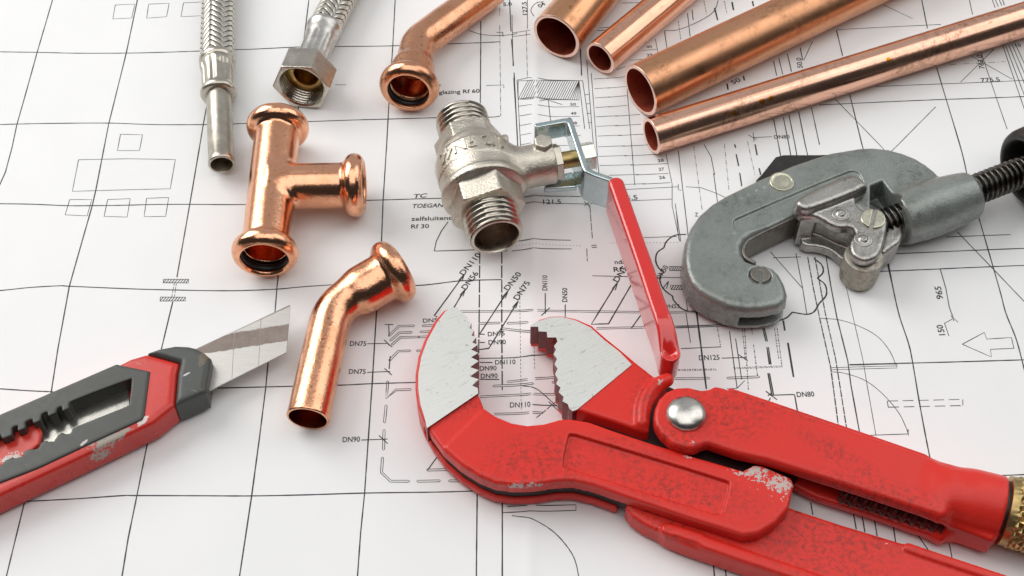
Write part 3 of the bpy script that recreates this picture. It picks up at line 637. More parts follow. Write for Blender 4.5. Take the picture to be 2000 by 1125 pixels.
V, F = lathe(h1a, ax1, [(21, 5.15), (L1 * .6, 5.15), (L1 - 3, 5.15), (L1 - 2.6, 5.3), (L1 - 1, 5.3), (L1 - .2, 5.2), (L1, 4.95), (L1, 4.4), (L1 - .4, 4.2), (L1 - 12, 4.2), (L1 - 12, .01)], 64); obj('tube_end', V, F, M['tube'], r1, angle=50)

n0 = P(588, 171, 11.3); nd = unit(P(631, 62, 8.4) - n0)
r2 = thing('braided_hose', 'braided steel hose ending in an open hexagonal union nut with brass inside', 'braided hose', n0 * (1, 1, 0), 'braided steel hoses')
fl_ = np.linalg.norm(P(631, 62, 8.4) - n0) / 28.0; fb = n0 + nd * 30.0 * fl_
braid(r2, [fb - nd * 1.0, P(650, 25, 7.4), P(668, -10, 7.2), P(700, -70, 7.2)], 7.1)
V, F = lathe(n0, nd, [(t * fl_, r) for t, r in [(9, 6.3), (12, 6.4), (23, 6.45), (24.2, 6.8), (26, 7.1), (28, 7.2), (28.4, 7.6), (29.6, 7.75), (30.4, 7.5), (30.8, 6.7)]], 72, rfun=flute(8, .85, 12, 23 * fl_)); obj('crimp_ferrule', V, F, M['steel'], r2, angle=60)
tri = lambda q: np.abs(q - np.floor(q) - .5) * 2
def nutf(x, y, z):
    d = hexd(x, y, z, n0, nd, 0, 12.3, 10.7, .25, math.radians(36), 11.9); t, q = axis_c(x, y, z, n0, nd)
    hole = np.maximum(q - (9.0 + .6 * tri(t / 1.5) + .6 * np.clip(.8 - t, 0, 1)), t - 9.5); back = np.maximum(q - 6.2, t - 20)
    return np.maximum(d, -np.minimum(hole, back))
V, F = sdf_mesh(nutf, n0 + nd * 6 - 15, n0 + nd * 6 + 15, .3)
nut = obj('hex_nut', V, F, plain('nickel_nut', (.56, .52, .45), .24, 1.0, .16, 200, .1, 900), r2)
V, F = lathe(n0, nd, [(7.9, 8.9), (7.6, 8.5), (7.6, 5.6), (7.9, 5.2), (9, 5.0), (15, 4.9), (15, .01)], 64); obj('brass_liner', V, F, M['brass_o'], nut, angle=40)

# ---------------------------------------------------------------- ball valve
VZ = 15.9; A0, A1 = P(900, 229, VZ), P(970, 464, VZ); va = unit(A1 - A0); VL = np.linalg.norm(A1 - A0); vb = np.array([-va[1], va[0], 0])
up = np.array([0, 0, 1.0]); S0 = P(935, 343, VZ); ts = (S0 - A0) @ va; S0 = A0 + va * ts
vr = thing('ball_valve', 'nickel plated brass ball valve with a red lever handle', 'ball valve', S0 * (1, 1, 0))
kk = VL / 62.0
bprof = chaikin([(13, -6), (13, 11.4), (17.5, 12.0), (20.5, 14.2), (24, 15.2), (24.3, 15.75), (32, 15.75), (32.3, 15.35), (37.6, 15.3), (38, 16.1), (40.6, 16.1), (41.2, 15.4), (42.4, 13.2), (43.4, 11.8), (49.5, 11.4), (49.5, -6)], 1) * (kk, 1)
def valve_body(x, y, z):
    t, q = axis_c(x, y, z, A0, va); d = poly(t, q, bprof)
    d = smin(d, hexd(x, y, z, A0, va, 12 * kk, 19 * kk, 11.7, .5, math.radians(30)), .8)
    d = smin(d, hexd(x, y, z, A0, va, 41.5 * kk, 50.6 * kk, 12.5, .4, math.radians(18), 13.8), .9)
    d = smin(d, cyl(x, y, z, S0, vb, 6, 29.8, 8.3, .7), 4.5)
    lug = S0 + vb * 26.2 - va * 2.6
    d = smin(d, hexd(x, y, z, lug, up, 4, 10.6, 3.3, .5, math.radians(20)), .9)
    l2 = S0 + vb * 12.6 - va * 9.0
    d = smin(d, cyl(x, y, z, l2, up, -2, 9.3, 1.5, .4), 1.0)
    bore = q - 8.6
    return np.maximum(d, -bore)
lo = np.minimum(A0, S0) + (-18, -62, -17); C = np.array([A0, A1, S0 + vb * 31])
V, F = sdf_mesh(valve_body, C.min(0) - (18, 18, 18), C.max(0) + (18, 18, 18), .5)
mb = MB(); mb.add(V, F)
gV, gF = glyphs('1/2 PN40')                                       # raised cast lettering wrapped round the body
gw = gV[:, 0].max(); rad = 15.35; tt = 27.6 * kk
def wrap(v, h):
    th = math.radians(48) - (v[:, 0] / gw) * math.radians(96) ; th = math.pi - (th + math.radians(78)); t = tt + (v[:, 1] - .34) * 7.4
    th = math.radians(90 + 62) - (1 - v[:, 0] / gw) * math.radians(108)
    return A0 + np.outer(t, va) + np.outer(np.cos(th) * (rad + h), vb) + np.outer(np.sin(th) * (rad + h), up)
E = {}
for f in gF:
    for i, j in zip(f, f[1:] + f[:1]): E[(i, j)] = E.get((i, j), 0) + 1
gv2 = np.vstack([wrap(gV, .95), wrap(gV, -.3)]); n = len(gV)
mb.add(gv2, gF + [(i, n + i, n + j, j) for (i, j) in E if (j, i) not in E])
mb.build('body', M['nickel'], vr, angle=45)
def thread(o, ax, t0, t1, r, depth, pitch, rin, name, mat, root, lead_in=1.2, cap=None, nt_=None):
    prof = []; st = pitch / 8
    for i in range(int((t1 - t0) / st) + 1): prof.append((t0 + i * st, r))
    def rf(t, rr, th):
        fade = max(0, min(1, (t1 - t) / lead_in, 1)); s = tri(t / pitch - th / (2 * math.pi))
        s = np.clip(s * 1.25 - .1, 0, 1); return rr - depth * (1 - s) * 1.0 - (1 - fade) * depth * .6
    V, F = lathe(o, ax, prof, 72, rfun=rf); m = MB(); m.add(V, F)
    if rin: V, F = lathe(o, ax, [(t1, r - depth), (t1 + .25, r - depth * 1.3), (t1 + .25, rin + .3), (t1 - .2, rin), (t1 - 4, rin), (t1 - 18, rin - .4), (t1 - 18, .01)], 72); m.add(V, F)
    elif cap: V, F = lathe(o, ax, [(t1, r - depth), (t1, .01)], 72); m.add(V, F)
    return m.build(name, mat, root, angle=55)
thread(A0, va, 50.5 * kk, VL - .2, 10.6, .92, 2.4, 8.3, 'threaded_end', M['nickel_s'], vr)
thread(A0 + va * 13.5 * kk, -va, 0, 13.5 * kk - .2, 10.6, .92, 2.4, 8.3, 'threaded_end', M['nickel_s'], vr)
V, F = sdf_mesh(lambda x, y, z: hexd(x, y, z, S0, vb, 29.6, 32.6, 6.4, .3, math.radians(8), 7.1), S0 + vb * 31 - 9, S0 + vb * 31 + 9, .35); obj('packing_nut', V, F, M['nickel_s'], vr)
V, F = lathe(S0, vb, [(32, 3.4), (39, 3.4), (39, .01)], 40); obj('stem', V, F, M['brass'], vr, angle=50)
V, F = sdf_mesh(lambda x, y, z: hexd(x, y, z, S0, vb, 40.4, 46.2, 5.0, .4, math.radians(10), 5.8), S0 + vb * 43 - 9, S0 + vb * 43 + 9, .35); obj('lever_nut', V, F, plain('zinc_nut', (.66, .67, .62), .25, 1.0, .1), vr)
lp = P2([(1112, 233), (1143, 326), (1148, 334), (1204, 353), (1214, 366), (1300, 630)], 24.0); lp = np.vstack([lp[:1], chaikin(lp[1:], 1, False)])
ft = S0[:2] + vb[:2] * 26.0; c0 = lp[0]; tabp = np.array([c0 - vb[:2] * 12.8, c0 - vb[:2] * 1.5, c0 + va[:2] * 1.5])
bt = P2([(1062, 372), (1066, 350), (1116, 338), (1132, 350), (1126, 368)], 6.5)
def leverf(x, y, z):
    d = ext(pline(x, y, lp) - 1.2, z, 7.6, 24.0, .45); dt = ext(pline(x, y, tabp) - 1.2, z, 15.6, 24.0, .45); db = ext(poly(x, y, bt), z, 5.0, 7.4, .4)
    tt_ = (x - S0[0]) * va[0] + (y - S0[1]) * va[1]
    win = np.maximum(np.maximum(tt_ + 4.5, -(tt_ + 30)), z - 14.5)      # cut-out behind the stem
    return np.minimum(np.minimum(np.maximum(d, -win), dt), db)
C = np.vstack([lp, tabp, bt]); V, F = sdf_mesh(leverf, (*(C.min(0) - 3), 4), (*(C.max(0) + 3), 26), .5)
lev = obj('lever', V, F, M['zinc'], vr)
sp_ = P2([(1204, 356), (1230, 430), (1258, 510), (1284, 588), (1301, 634), (1312, 676)], 25.0); sc = catmull(sp_, 4); tip = sp_[-1]
def sleevef(x, y, z):
    u = np.hypot(x - tip[0], y - tip[1]); drop = np.clip(1 - u / 14.0, 0, 1) ** 2
    w = 3.0 + .5 * np.exp(-(u / 10.0) ** 2)
    d2 = pline(x, y, sc) - w
    return ext(d2, z, 6.8 + 2.0 * drop, 25.2 - 6.5 * drop, 1.5) * .85
V, F = sdf_mesh(sleevef, (*(sc.min(0) - 6), 4), (*(sc.max(0) + 6), 27), .55); obj('grip_sleeve', V, F, M['red_gloss'], lev)

# ---------------------------------------------------------------- red pipe wrench
WZ = 15.0
wb = P(1340, 810, 0); wr = thing('pipe_wrench', 'large worn red pipe wrench with open toothed bare metal jaws', 'pipe wrench', wb)
rel = lambda px, py, z: P(px, py, z) - wb
teeth_l = '905,612 913,619 914,627 921,631 917,641 926,645 921,655 930,659 922,669 933,673 920,683 934,689 920,698 935,705 918,717 935,723 918,735 935,741 922,753 933,758 934,768'
hook_px = pxs('880,598 893,600 ' + teeth_l + ' 937,775 945,795 968,811 1000,824 1030,829 1062,826 1090,818 1112,816 1150,822 1200,840 1272,864 1362,892 1452,918 1473,906 1490,908 1545,932 1552,945 1549,956 1541,992 1515,1022 1482,1041 1452,1045 1416,1033 1344,1011 1272,986 1218,968 1160,947 1120,938 1085,939 1050,945 1004,947 967,942 937,930 900,907 866,877 843,845 826,816 816,789 811,758 811,729 817,693 829,660 849,624 866,604')
hook = P2(hook_px, WZ)
pan = P2(chaikin(pxs('1110,849 1112,846 1130,849 1420,938 1427,944 1412,1000 1406,1006 1390,1002 1106,913 1098,906'), 1), WZ)
slot_in = P2(pxs('800,840 850,832 880,850 900,860 925,872 965,885 1010,892 1070,888 1120,880 1190,893 1250,915 1300,935 1600,1080 1600,1200 800,1200'), 8)
hg1, hg2 = P2(pxs('944,796 867,873'), WZ)
gap_under = P2(pxs('1215,940 1600,880 1600,1100 1420,1100 1200,1010'), 9)
def hookf(x, y, z):
    d = ext(poly(x, y, hook), z, .3, WZ, 1.5)
    gap = ext(poly(x, y, slot_in), z, 4.6, 9.4, .3)
    rec = ext(poly(x, y, pan), z, WZ - 1.5, WZ + 4, .2)
    gr = np.hypot(pline(x, y, np.array([hg1, hg2])), (z - WZ) * 1.0) - .55
    # step down towards the jaw side of that line
    nx_, ny_ = hg2 - hg1; ln = math.hypot(nx_, ny_); side = ((x - hg1[0]) * ny_ - (y - hg1[1]) * nx_) / ln
    low = np.maximum(np.maximum(-side if SIDE > 0 else side, WZ - .7 - z), x - P(1000, 800, WZ)[0])
    under = ext(poly(x, y, gap_under), z, -2, 9.6, .2)
    d = smax(d, -gap, .3); d = smax(d, -rec, .25); d = smax(d, -low, .6)
    return np.maximum(d, -under)
t_ = P(890, 690, WZ); nx_, ny_ = hg2 - hg1; SIDE = 1 if ((t_[0] - hg1[0]) * ny_ - (t_[1] - hg1[1]) * nx_) > 0 else -1
chips = [(rel(1478, 923, WZ), 7.5, (1.6, .7, 1), -.35), (rel(1520, 945, WZ), 6.5, (1.6, .9, 1), -.5), (rel(866, 893, WZ), 1.6, (1, 1, 1), 0), (rel(1549, 935, WZ), 2.0, (1, 1, 1), 0), (rel(1345, 893, WZ), 2.2, (1, .4, 1), -.3), (rel(1018, 946, WZ), 4.5, (1.8, .25, 1), 0), (rel(1060, 945, WZ), 3, (1.8, .25, 1), 0)]
grime = [(rel(1330, 955, WZ), 26, (1.5, .4, 1), -.3), (rel(1060, 900, WZ), 25, (1, .6, 1), 0), (rel(1230, 880, WZ), 12, (1.5, .5, 1), -.3), (rel(925, 930, WZ), 9, (2, .5, 1), -.4), (rel(900, 790, WZ), 12, (1, .5, 1), .5)]
RED = (.71, .030, .020)
M['wr_hook'] = paint_red('chipped_red_enamel', RED, chips, grime, .8)
V, F = sdf_mesh(hookf, (*(hook.min(0) - 2), -1), (*(hook.max(0) + 2), WZ + 1.5), .62)
hj = obj('hook_jaw', V, F, M['wr_hook'], wr)
core = hook
V, F = sdf_mesh(lambda x, y, z: ext(poly(x, y, core) + 1.1, z, 4.2, 9.8, .3), (*(hook.min(0)), 3), (*(hook.max(0)), 11), .7); obj('slot_shade_core', V, F, plain('shade_black_core', (.02, .008, .007), .6, 0, .3, 200, .1), hj)  # added black fill: the slot's deep shade put into its colour
face_l = P2(pxs('882,600 893,601 ' + teeth_l + ' 834,836 829,815 821,789 817,760 817,731 823,696 835,664 854,629 870,608'), WZ + .25)
V, F = prism(face_l, 6.0, WZ + .25); fmt = [1, 0] + [1] * (len(F) - 2)
obj('jaw_face', V, F, None, hj, smooth=False, mats=[M['jaw'], M['dkred']], fm=fmt)

# the sliding jaw, its collar and rivet
JZ = 14.4
teeth_r = '1036,638 1051,638 1052,647 1068,648 1069,659 1086,659 1089,667 1082,676 1086,683 1081,692 1088,701 1083,711 1089,720 1084,731 1090,741 1086,750 1095,757 1091,766 1101,775 1099,784 1109,789 1112,798'
jaw_px = pxs('1036,636 ' + teeth_r + ' 1116,799 1136,802 1200,822 1256,842 1268,842 1268,815 1275,788 1290,764 1304,750 1303,740 1282,738 1262,722 1240,705 1213,682 1183,658 1156,634 1126,621 1098,615 1074,616 1053,622')
jaw = P2(jaw_px, JZ)
col_ = catmull(P2(pxs('1303,741 1283,750 1266,768 1256,795 1254,825'), JZ), 5)
def jawf(x, y, z):
    d = ext(poly(x, y, jaw), z, 1.0, JZ, 1.3)
    rid = np.hypot(pline(x, y, col_), (z - JZ + .4)) - 2.4
    return smin(d, rid, 1.2)
V, F = sdf_mesh(jawf, (*(jaw.min(0) - 3), 0), (*(jaw.max(0) + 3), JZ + 3), .6)
M['wr_jaw'] = paint_red('red_enamel_jaw', RED, [(rel(1290, 745, JZ + 2), 1.8, (1, 1, 1), 0)], [(rel(1260, 790, JZ), 12, (.6, 1.4, 1), 0)], .8)
pj = obj('pivot_jaw', V, F, M['wr_jaw'], wr)
face_r = P2(pxs('1037,634 ' + teeth_r + ' 1118,803 1127,800 1234,712 1210,687 1180,664 1154,640 1125,626 1098,619 1074,620 1054,626'), JZ + .25)
V, F = prism(face_r, 4.0, JZ + .25); obj('jaw_face', V, F, None, pj, smooth=False, mats=[M['jaw'], M['dkred']], fm=[1, 0] + [1] * (len(F) - 2))

# upper handle: a channel that ends in a round socket with the knurled nut
HZ = 19.0
hax0, hax1 = P(1560, 925, 11.5), P(1948, 1024, 11.5); hd = unit((hax1 - hax0) * (1, 1, 0)); hn = np.array([-hd[1], hd[0], 0])
han = P2(pxs('1277,815 1279,797 1287,778 1302,763 1322,755 1345,754 1370,760 1385,758 1397,752 1412,755 1509,787 1600,817 1680,844 1726,859 1801,886 1823,897 1843,916 1856,929 1850,1003 1838,1006 1660,948 1500,897 1440,884 1384,865 1372,868 1358,875 1338,874 1312,866 1292,848 1280,830'), HZ)
han_low = P2(pxs('1400,790 1509,820 1680,880 1830,935 1850,960 1835,1056 1780,1038 1700,1010 1592,976 1540,950 1440,900 1385,870'), 4)
web = P2(pxs('1420,770 1509,800 1680,858 1801,900 1840,930 1830,985 1660,925 1500,872 1440,858'), 12)
s0 = P(1858, 970, 11.2); socket_a = s0 - hd * 6; Ls = (P(1950, 1027, 11.2) - socket_a) @ hd
chn = P2(pxs('1848,985 1930,1010 1944,1060 1926,1078 1840,1047'), 4)
def handlef(x, y, z):
    top = ext(poly(x, y, han), z, HZ - 6.0, HZ, 1.7)
    w = ext(poly(x, y, web), z, 2.5, HZ - 2, .8)
    low = ext(poly(x, y, han_low), z, 2.0, 6.0, 1.0)
    t, q = axis_c(x, y, z, socket_a, hd); soc = ext(q - 10.9 + 3.2 * np.clip(1 - t / 14.0, 0, 1) ** 2, t, 0, Ls, 1.0)
    soc = smin(soc, ext(poly(x, y, chn), z, 2.5, 12.5, 1.0), 1.5)
    d = smin(smin(top, w, 1.0), low, .8)
    d = smin(d, soc, 7.0)
    t, q = axis_c(x, y, z, socket_a, hd)
    return np.maximum(d, -ext(q - 6.5, t, -60, 6, .2) + 0 * z) if False else d
C = np.vstack([han, [s0[:2] + hd[:2] * 24 + hn[:2] * 13, s0[:2] + hd[:2] * 24 - hn[:2] * 13]])
V, F = sdf_mesh(handlef, (*(C.min(0) - 3), -.5), (*(C.max(0) + 3), 25), .66)
hg = [(rel(1440, 770, HZ), 12, (1.8, .5, 1), -.5), (rel(1520, 792, HZ), 14, (2, .3, 1), -.32), (rel(1410, 800, HZ), 22, (1, .8, 1), 0), (rel(1640, 890, HZ), 14, (1.6, .4, 1), -.7), (rel(1720, 960, HZ), 16, (2, .4, 1), -.3), (rel(1320, 860, HZ), 12, (1.3, .8, 1), -.5)]
M['wr_handle'] = paint_red('red_enamel_handle', RED, [(rel(1353, 862, HZ), 2.0, (.5, 1, 1), 0)], hg, .8)
obj('handle', V, F, M['wr_handle'], wr)
rv = P(1340, 810, HZ - .3); rp = [(0, 6.9), (.5, 6.85)] + [(.5 + 3.3 * math.sin(q), 6.75 * math.cos(q)) for q in np.linspace(.15, 1.56, 10)]
V, F = lathe(rv, (0, 0, 1), rp, 56, cap1=True); obj('rivet', V, F, M['steel'], wr)
# threaded spindle seen in the channel
sa, sb = P(1640, 962, 8.8), P(1846, 1024, 8.8); sd_ = unit((sb - sa) * (1, 1, 0)); SL = np.linalg.norm(sb - sa)
prof = [(i * .35, 3.6) for i in range(int(SL / .35))]
V, F = lathe(sa - (0, 0, 0), sd_, prof, 40, cap0=True, rfun=lambda t, r, th: r - 1.3 * np.clip(1.6 * tri(t / 3.3 - th / (2 * math.pi)) - .3, 0, 1)); obj('spindle', V, F, plain('greasy_dark_red_screw', (.10, .014, .012), .4, .4, .4, 400, .1), wr)
no = socket_a + hd * (Ls + 1.0)
V, F = lathe(no - hd * 1.6, hd, [(0, 9.6), (1.7, 9.6)], 48); obj('socket_washer', V, F, M['black'], wr)
def knurl(t, r, th):
    k = max(0, min(1, (t - 2.2) / 1.0)); u = t / 3.4; v = th * 20 / (2 * math.pi) * 1.0
    p = tri(u + v) * 1.0; q = tri(u - v); return r - k * 1.15 * (1 - np.minimum(p, q) * 1.25).clip(0, 1)
prof = [(0, .01), (0, 11.0), (.2, 11.4), (2.2, 11.5), (2.6, 11.9)] + [(3 + .16 * i, 12.0) for i in range(150)]
V, F = lathe(no, hd, prof, 288, rfun=lambda t, r, th: (knurl(t, r, th) if r > 11 else r)); obj('adjusting_nut', V, F, M['brass'], wr, smooth=True, angle=40)

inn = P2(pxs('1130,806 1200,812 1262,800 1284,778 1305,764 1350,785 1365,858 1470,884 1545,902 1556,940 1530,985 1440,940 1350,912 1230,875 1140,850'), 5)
V, F = sdf_mesh(lambda x, y, z: ext(poly(x, y, inn), z, 1.0, 8.6, 1.0), (*(inn.min(0) - 1), 0), (*(inn.max(0) + 1), 10), .6); obj('shade_block', V, F, plain('shade_black_red_block', (.03, .008, .007), .5, 0, .3, 200, .1), wr)  # added block, near-black to paint the shade in the gaps between jaws and handle
# lower handle with raised rims
LZ = 9.4
low_px = pxs('1222,990 1235,1008 1255,1022 1285,1036 1300,1048 1345,1066 1440,1098 1600,1152 1800,1220 2060,1305 2060,1160 1980,1130 1900,1103 1765,1060 1640,1022 1543,990 1440,955 1330,925 1240,930')
lowh = P2(low_px, LZ)
rimA = P2(pxs('1303,1034 1330,1041 1366,1053'), LZ + .6); rimB = P2(pxs('1376,1061 1450,1087 1560,1124 1700,1172 2050,1290'), LZ + .2); rimC = P2(pxs('1775,1070 1800,1079 1900,1112 2050,1162'), LZ + .4)
inner = P2(pxs('1330,1040 1380,1010 1543,1000 1640,1030 1765,1072 1900,1115 2060,1168 2060,1262 1800,1195 1600,1126 1440,1076'), LZ)
def lowf(x, y, z):
    d = ext(poly(x, y, lowh), z, .6, LZ, 1.4)
    for r_, w, hgt in ((rimA, 1.9, .5), (rimB, 2.0, .7), (rimC, 1.5, .5)):
        d = smin(d, np.hypot(np.maximum(pline(x, y, r_) - w * .4, 0), np.maximum(np.abs(z - LZ + .2) - .3, 0)) - w * .75, .7)
    return d
V, F = sdf_mesh(lowf, (*(lowh.min(0) - 2), -.5), (*(lowh.max(0) + 2), LZ + 4), .66)
lg = [(rel(1600, 1022, LZ), 22, (2.4, .4, 1), -.33), (rel(1600, 1070, LZ), 25, (1.4, .8, 1), -.3), (rel(1290, 1020, LZ), 10, (1.6, .8, 1), -.5), (rel(1700, 1065, LZ), 8, (1, .6, 1), 0)]
M['wr_low'] = paint_red('red_enamel_lower_handle', RED, [(rel(1732, 1062, LZ), 1.5, (1, .5, 1), 0)], lg, 1.0)
obj('handle', V, F, M['wr_low'], wr)

# ---------------------------------------------------------------- pipe cutter
CZ = 14.5
kb = P(1600, 420, 0); kr = thing('tube_cutter', 'grey C shaped tube cutter with black feed screw and small roller', 'tube cutter', kb)
fr_px = pxs('1538,586 1540,570 1534,550 1524,532 1511,519 1494,513 1472,510 1459,505 1452,494 1451,480 1456,469 1468,461 1510,440 1560,416 1640,380 1700,420 1745,418 1760,440 1800,430 1850,400 1862,365 1842,345 1828,330 1810,316 1790,304 1765,294 1735,286 1705,283 1680,284 1620,294 1550,317 1480,347 1420,376 1390,394 1366,415 1349,440 1338,468 1334,500 1338,530 1349,553 1366,570 1388,583 1421,597 1455,604 1489,603 1523,597')
frame2 = P2(fr_px, CZ)
slotp = P2(chaikin(pxs('1432,432 1438,426 1655,334 1672,333 1682,342 1688,360 1686,372 1560,420 1450,452 1436,448'), 1), CZ)
bo0, bo1 = P(1752, 432, 10.6), P(1898, 380, 11.2); bd = unit(bo1 - bo0); BL = np.linalg.norm(bo1 - bo0)
gapk = P2(pxs('1444,652 1444,606 1500,580 1545,560 1620,560 1600,690 1480,710'), 8)
win = P2(pxs('1700,362 1724,352 1752,390 1762,414 1740,440 1700,440'), CZ)
def framef(x, y, z):
    e = poly(x, y, frame2); d = ext(e, z, .5, CZ, 3.0)
    d = d + .5 * np.clip((z - 10) / 5, 0, 1) * np.exp(-np.abs(e) / 6) * .6          # slightly pillowed edge
    d = smax(d, -ext(poly(x, y, slotp), z, CZ - .9, CZ + 4, .4), .5)
    t, q = axis_c(x, y, z, bo0, bd)
    R = 10.9 - 1.5 * ((t / BL - .45) * 2) ** 2
    d = smin(d, ext(q - R, t, 0, BL, 1.6), 2.5)
    d = np.maximum(d, -ext(poly(x, y, gapk), z, 3.4, 9.0, .5))
    d = smax(d, -ext(poly(x, y, win), z, 4, CZ + 5, .5), .8)
    h = P(1485, 538, CZ); d = np.maximum(d, -ext(np.hypot(x - h[0], y - h[1]) - 4.2, z, CZ - 1.2, CZ + 3, .1))
    return np.maximum(d, -ext(q - 5.2, t, -20, 6, .2))
C = np.vstack([frame2, [bo1[:2] + 12], [bo0[:2] - (0, 14)]])
V, F = sdf_mesh(framef, (*(C.min(0) - 2), -.5), (*(C.max(0) + 2), 22), .62); kf = obj('frame', V, F, M['grey_paint'], kr)
# rail that the slide runs on (the inner side wall of the mouth)
rail = catmull(P2(pxs('1474,509 1458,500 1452,486 1458,470 1470,461 1512,440 1575,411'), CZ - 1.0), 4)
V, F = sdf_mesh(lambda x, y, z: ext(pline(x, y, rail) - .75, z, 1.0, CZ - 1.6, .6), (*(rail.min(0) - 3), 0), (*(rail.max(0) + 3), CZ + 2), .55); obj('rail', V, F, M['dirty_steel'], kr)
def screw_head(px, py, z, R, mat, slot_ang=None, h=.9, name='screw'):
    o = P(px, py, z); root = kr
    def f(x, y, zz):
        d = cyl(x, y, zz, o, (0, 0, 1), -1.5, h, R, .35)
        if slot_ang is not None:
            c, s = math.cos(slot_ang), math.sin(slot_ang); v = -(x - o[0]) * s + (y - o[1]) * c
            d = np.maximum(d, -np.maximum(np.abs(v) - R * .17, (h - 1.1) - (zz - o[2])))
        return d
    V, F = sdf_mesh(f, o - (R + 1, R + 1, 2.5), o + (R + 1, R + 1, h + 1), .28); return obj(name, V, F, mat, root)
screw_head(1485, 538, CZ - 1.1, 3.7, M['dirty_steel'], math.radians(85), .9, 'roller_screw')
o = P(1527, 355, CZ); V, F = lathe(o, (0, 0, 1), [(-.6, 4.8), (.25, 4.75), (.45, 4.4), (.2, 3.9), (.05, 3.6), (.15, 2.5), (.2, .01)], 48); obj('rivet', V, F, M['pin'], kr, angle=60)
# slide that carries the roller
SZ = 18.2
sl_px = pxs('1551,399 1556,389 1575,376 1620,354 1660,339 1676,343 1688,360 1694,366 1686,376 1672,384 1672,396 1684,408 1697,410 1712,404 1728,412 1735,430 1732,452 1726,480 1716,500 1700,508 1684,508 1668,500 1660,484 1662,466 1671,458 1670,448 1660,442 1640,444 1620,436 1605,426 1590,420 1565,421 1553,412')
sl = P2(chaikin(sl_px, 1), SZ)
bs = P2(chaikin(pxs('1560,470 1566,486 1600,488 1622,496 1642,514 1662,522 1688,508 1722,500 1742,470 1732,420 1690,395 1640,400 1580,430'), 1), 3.0)
pil = P2(pxs('1562,398 1592,394 1597,421 1566,423'), SZ); bk = P2(pxs('1596,398 1680,388 1700,410 1700,450 1664,440 1640,430 1612,416 1598,412'), SZ)
hump = P2(chaikin(pxs('1553,396 1560,384 1600,365 1655,339 1678,342 1692,355 1697,364 1600,403 1570,409'), 1), SZ + 3)
def slidef(x, y, z):
    top = ext(poly(x, y, sl), z, SZ - 4.6, SZ, 1.5)
    b = ext(poly(x, y, bs), z, .8, 5.2, .8)
    b = smin(b, ext(poly(x, y, pil), z, 1.0, SZ - 2, .5), .6); b = smin(b, ext(poly(x, y, bk), z, 1.0, SZ - 2, .5), .5)
    d = smin(top, b, .6)
    return smin(d, ext(poly(x, y, hump), z, SZ - 4, SZ + 3, 2.0), .8)
C = np.vstack([sl, bs]); V, F = sdf_mesh(slidef, (*(C.min(0) - 3), 0), (*(C.max(0) + 3), SZ + 5), .52); obj('slide', V, F, M['worn_steel'], kr)
screw_head(1705, 428, SZ + .1, 4.6, M['pin'], math.radians(72), .7, 'pivot_screw')
for (x, y) in ((1642, 418), (1686, 468)):
    o = P(x, y, SZ - .1); V, F = lathe(o, (0, 0, 1), [(-1, 3.5), (.1, 3.45), (.35, 3.1), (.2, 2.6), (.45, 1.6), (.95, 1.35), (1.1, .9), (.9, .01)], 40); obj('rivet', V, F, M['worn_steel'], kr, angle=60)
o = P(1688, 500, SZ - 4.8); o = o * (1, 1, 0) + (0, 0, .6); tp = SZ - 4.8
V, F = lathe(o, (0, 0, 1), [(0, .01), (0, 6.2), (.6, 7.0), (4.5, 7.3), (4.7, 7.2), (tp - 1.5, 7.3), (tp - 1.0, 7.15), (tp - .7, 6.6), (tp - .6, .01)], 56); obj('roller', V, F, M['roller'], kr, angle=40)
side = P2(pxs('1722,470 1735,452 1756,458 1758,474 1752,490 1722,512 1712,508'), 8)
V, F = sdf_mesh(lambda x, y, z: ext(poly(x, y, side), z, 1.5, 13.5, 1.4), (*(side.min(0) - 2), 0), (*(side.max(0) + 2), 15), .5); obj('slide_foot', V, F, M['worn_steel'], kr)
w0 = P(1700, 450, 10.2); w1 = P(2010, 330, 12.8); wd = unit(w1 - w0); WL = np.linalg.norm(w1 - w0)
V, F = lathe(w0, wd, [(i * .2, 6.1) for i in range(int(WL / .2))], 56, cap0=True, rfun=lambda t, r, th: r - 1.6 * np.clip(1.5 * tri(t / 2.35 - th / (2 * math.pi)) - .35, 0, 1)); obj('feed_screw', V, F, plain('black_oxide_screw', (.11, .105, .095), .28, 1.0, .4, 500, .2), kr)
ko = P(2012, 330, 16.5); V, F = lathe(ko - wd * 3, wd, [(10, .01), (10, 6), (7, 9), (3, 11.2), (.6, 12.4), (.0, 13.2), (.2, 14.4), (1.2, 15.4), (3, 16.0), (8, 16.3), (20, 15.6), (34, 14.0), (36, 12), (36, .01)], 72); obj('knob', V, F, M['black'], kr, angle=50)
rb_ = P2(pxs('1476,352 1488,340 1515,306 1530,302 1600,302 1640,300 1640,330 1560,350 1500,365'), 8.0)
V, F = sdf_mesh(lambda x, y, z: ext(poly(x, y, rb_), z, 5.0, 8.0, .5), (*(rb_.min(0) - 1), 4), (*(rb_.max(0) + 1), 9), .5); obj('reamer_blade', V, F, M['black'], kr)

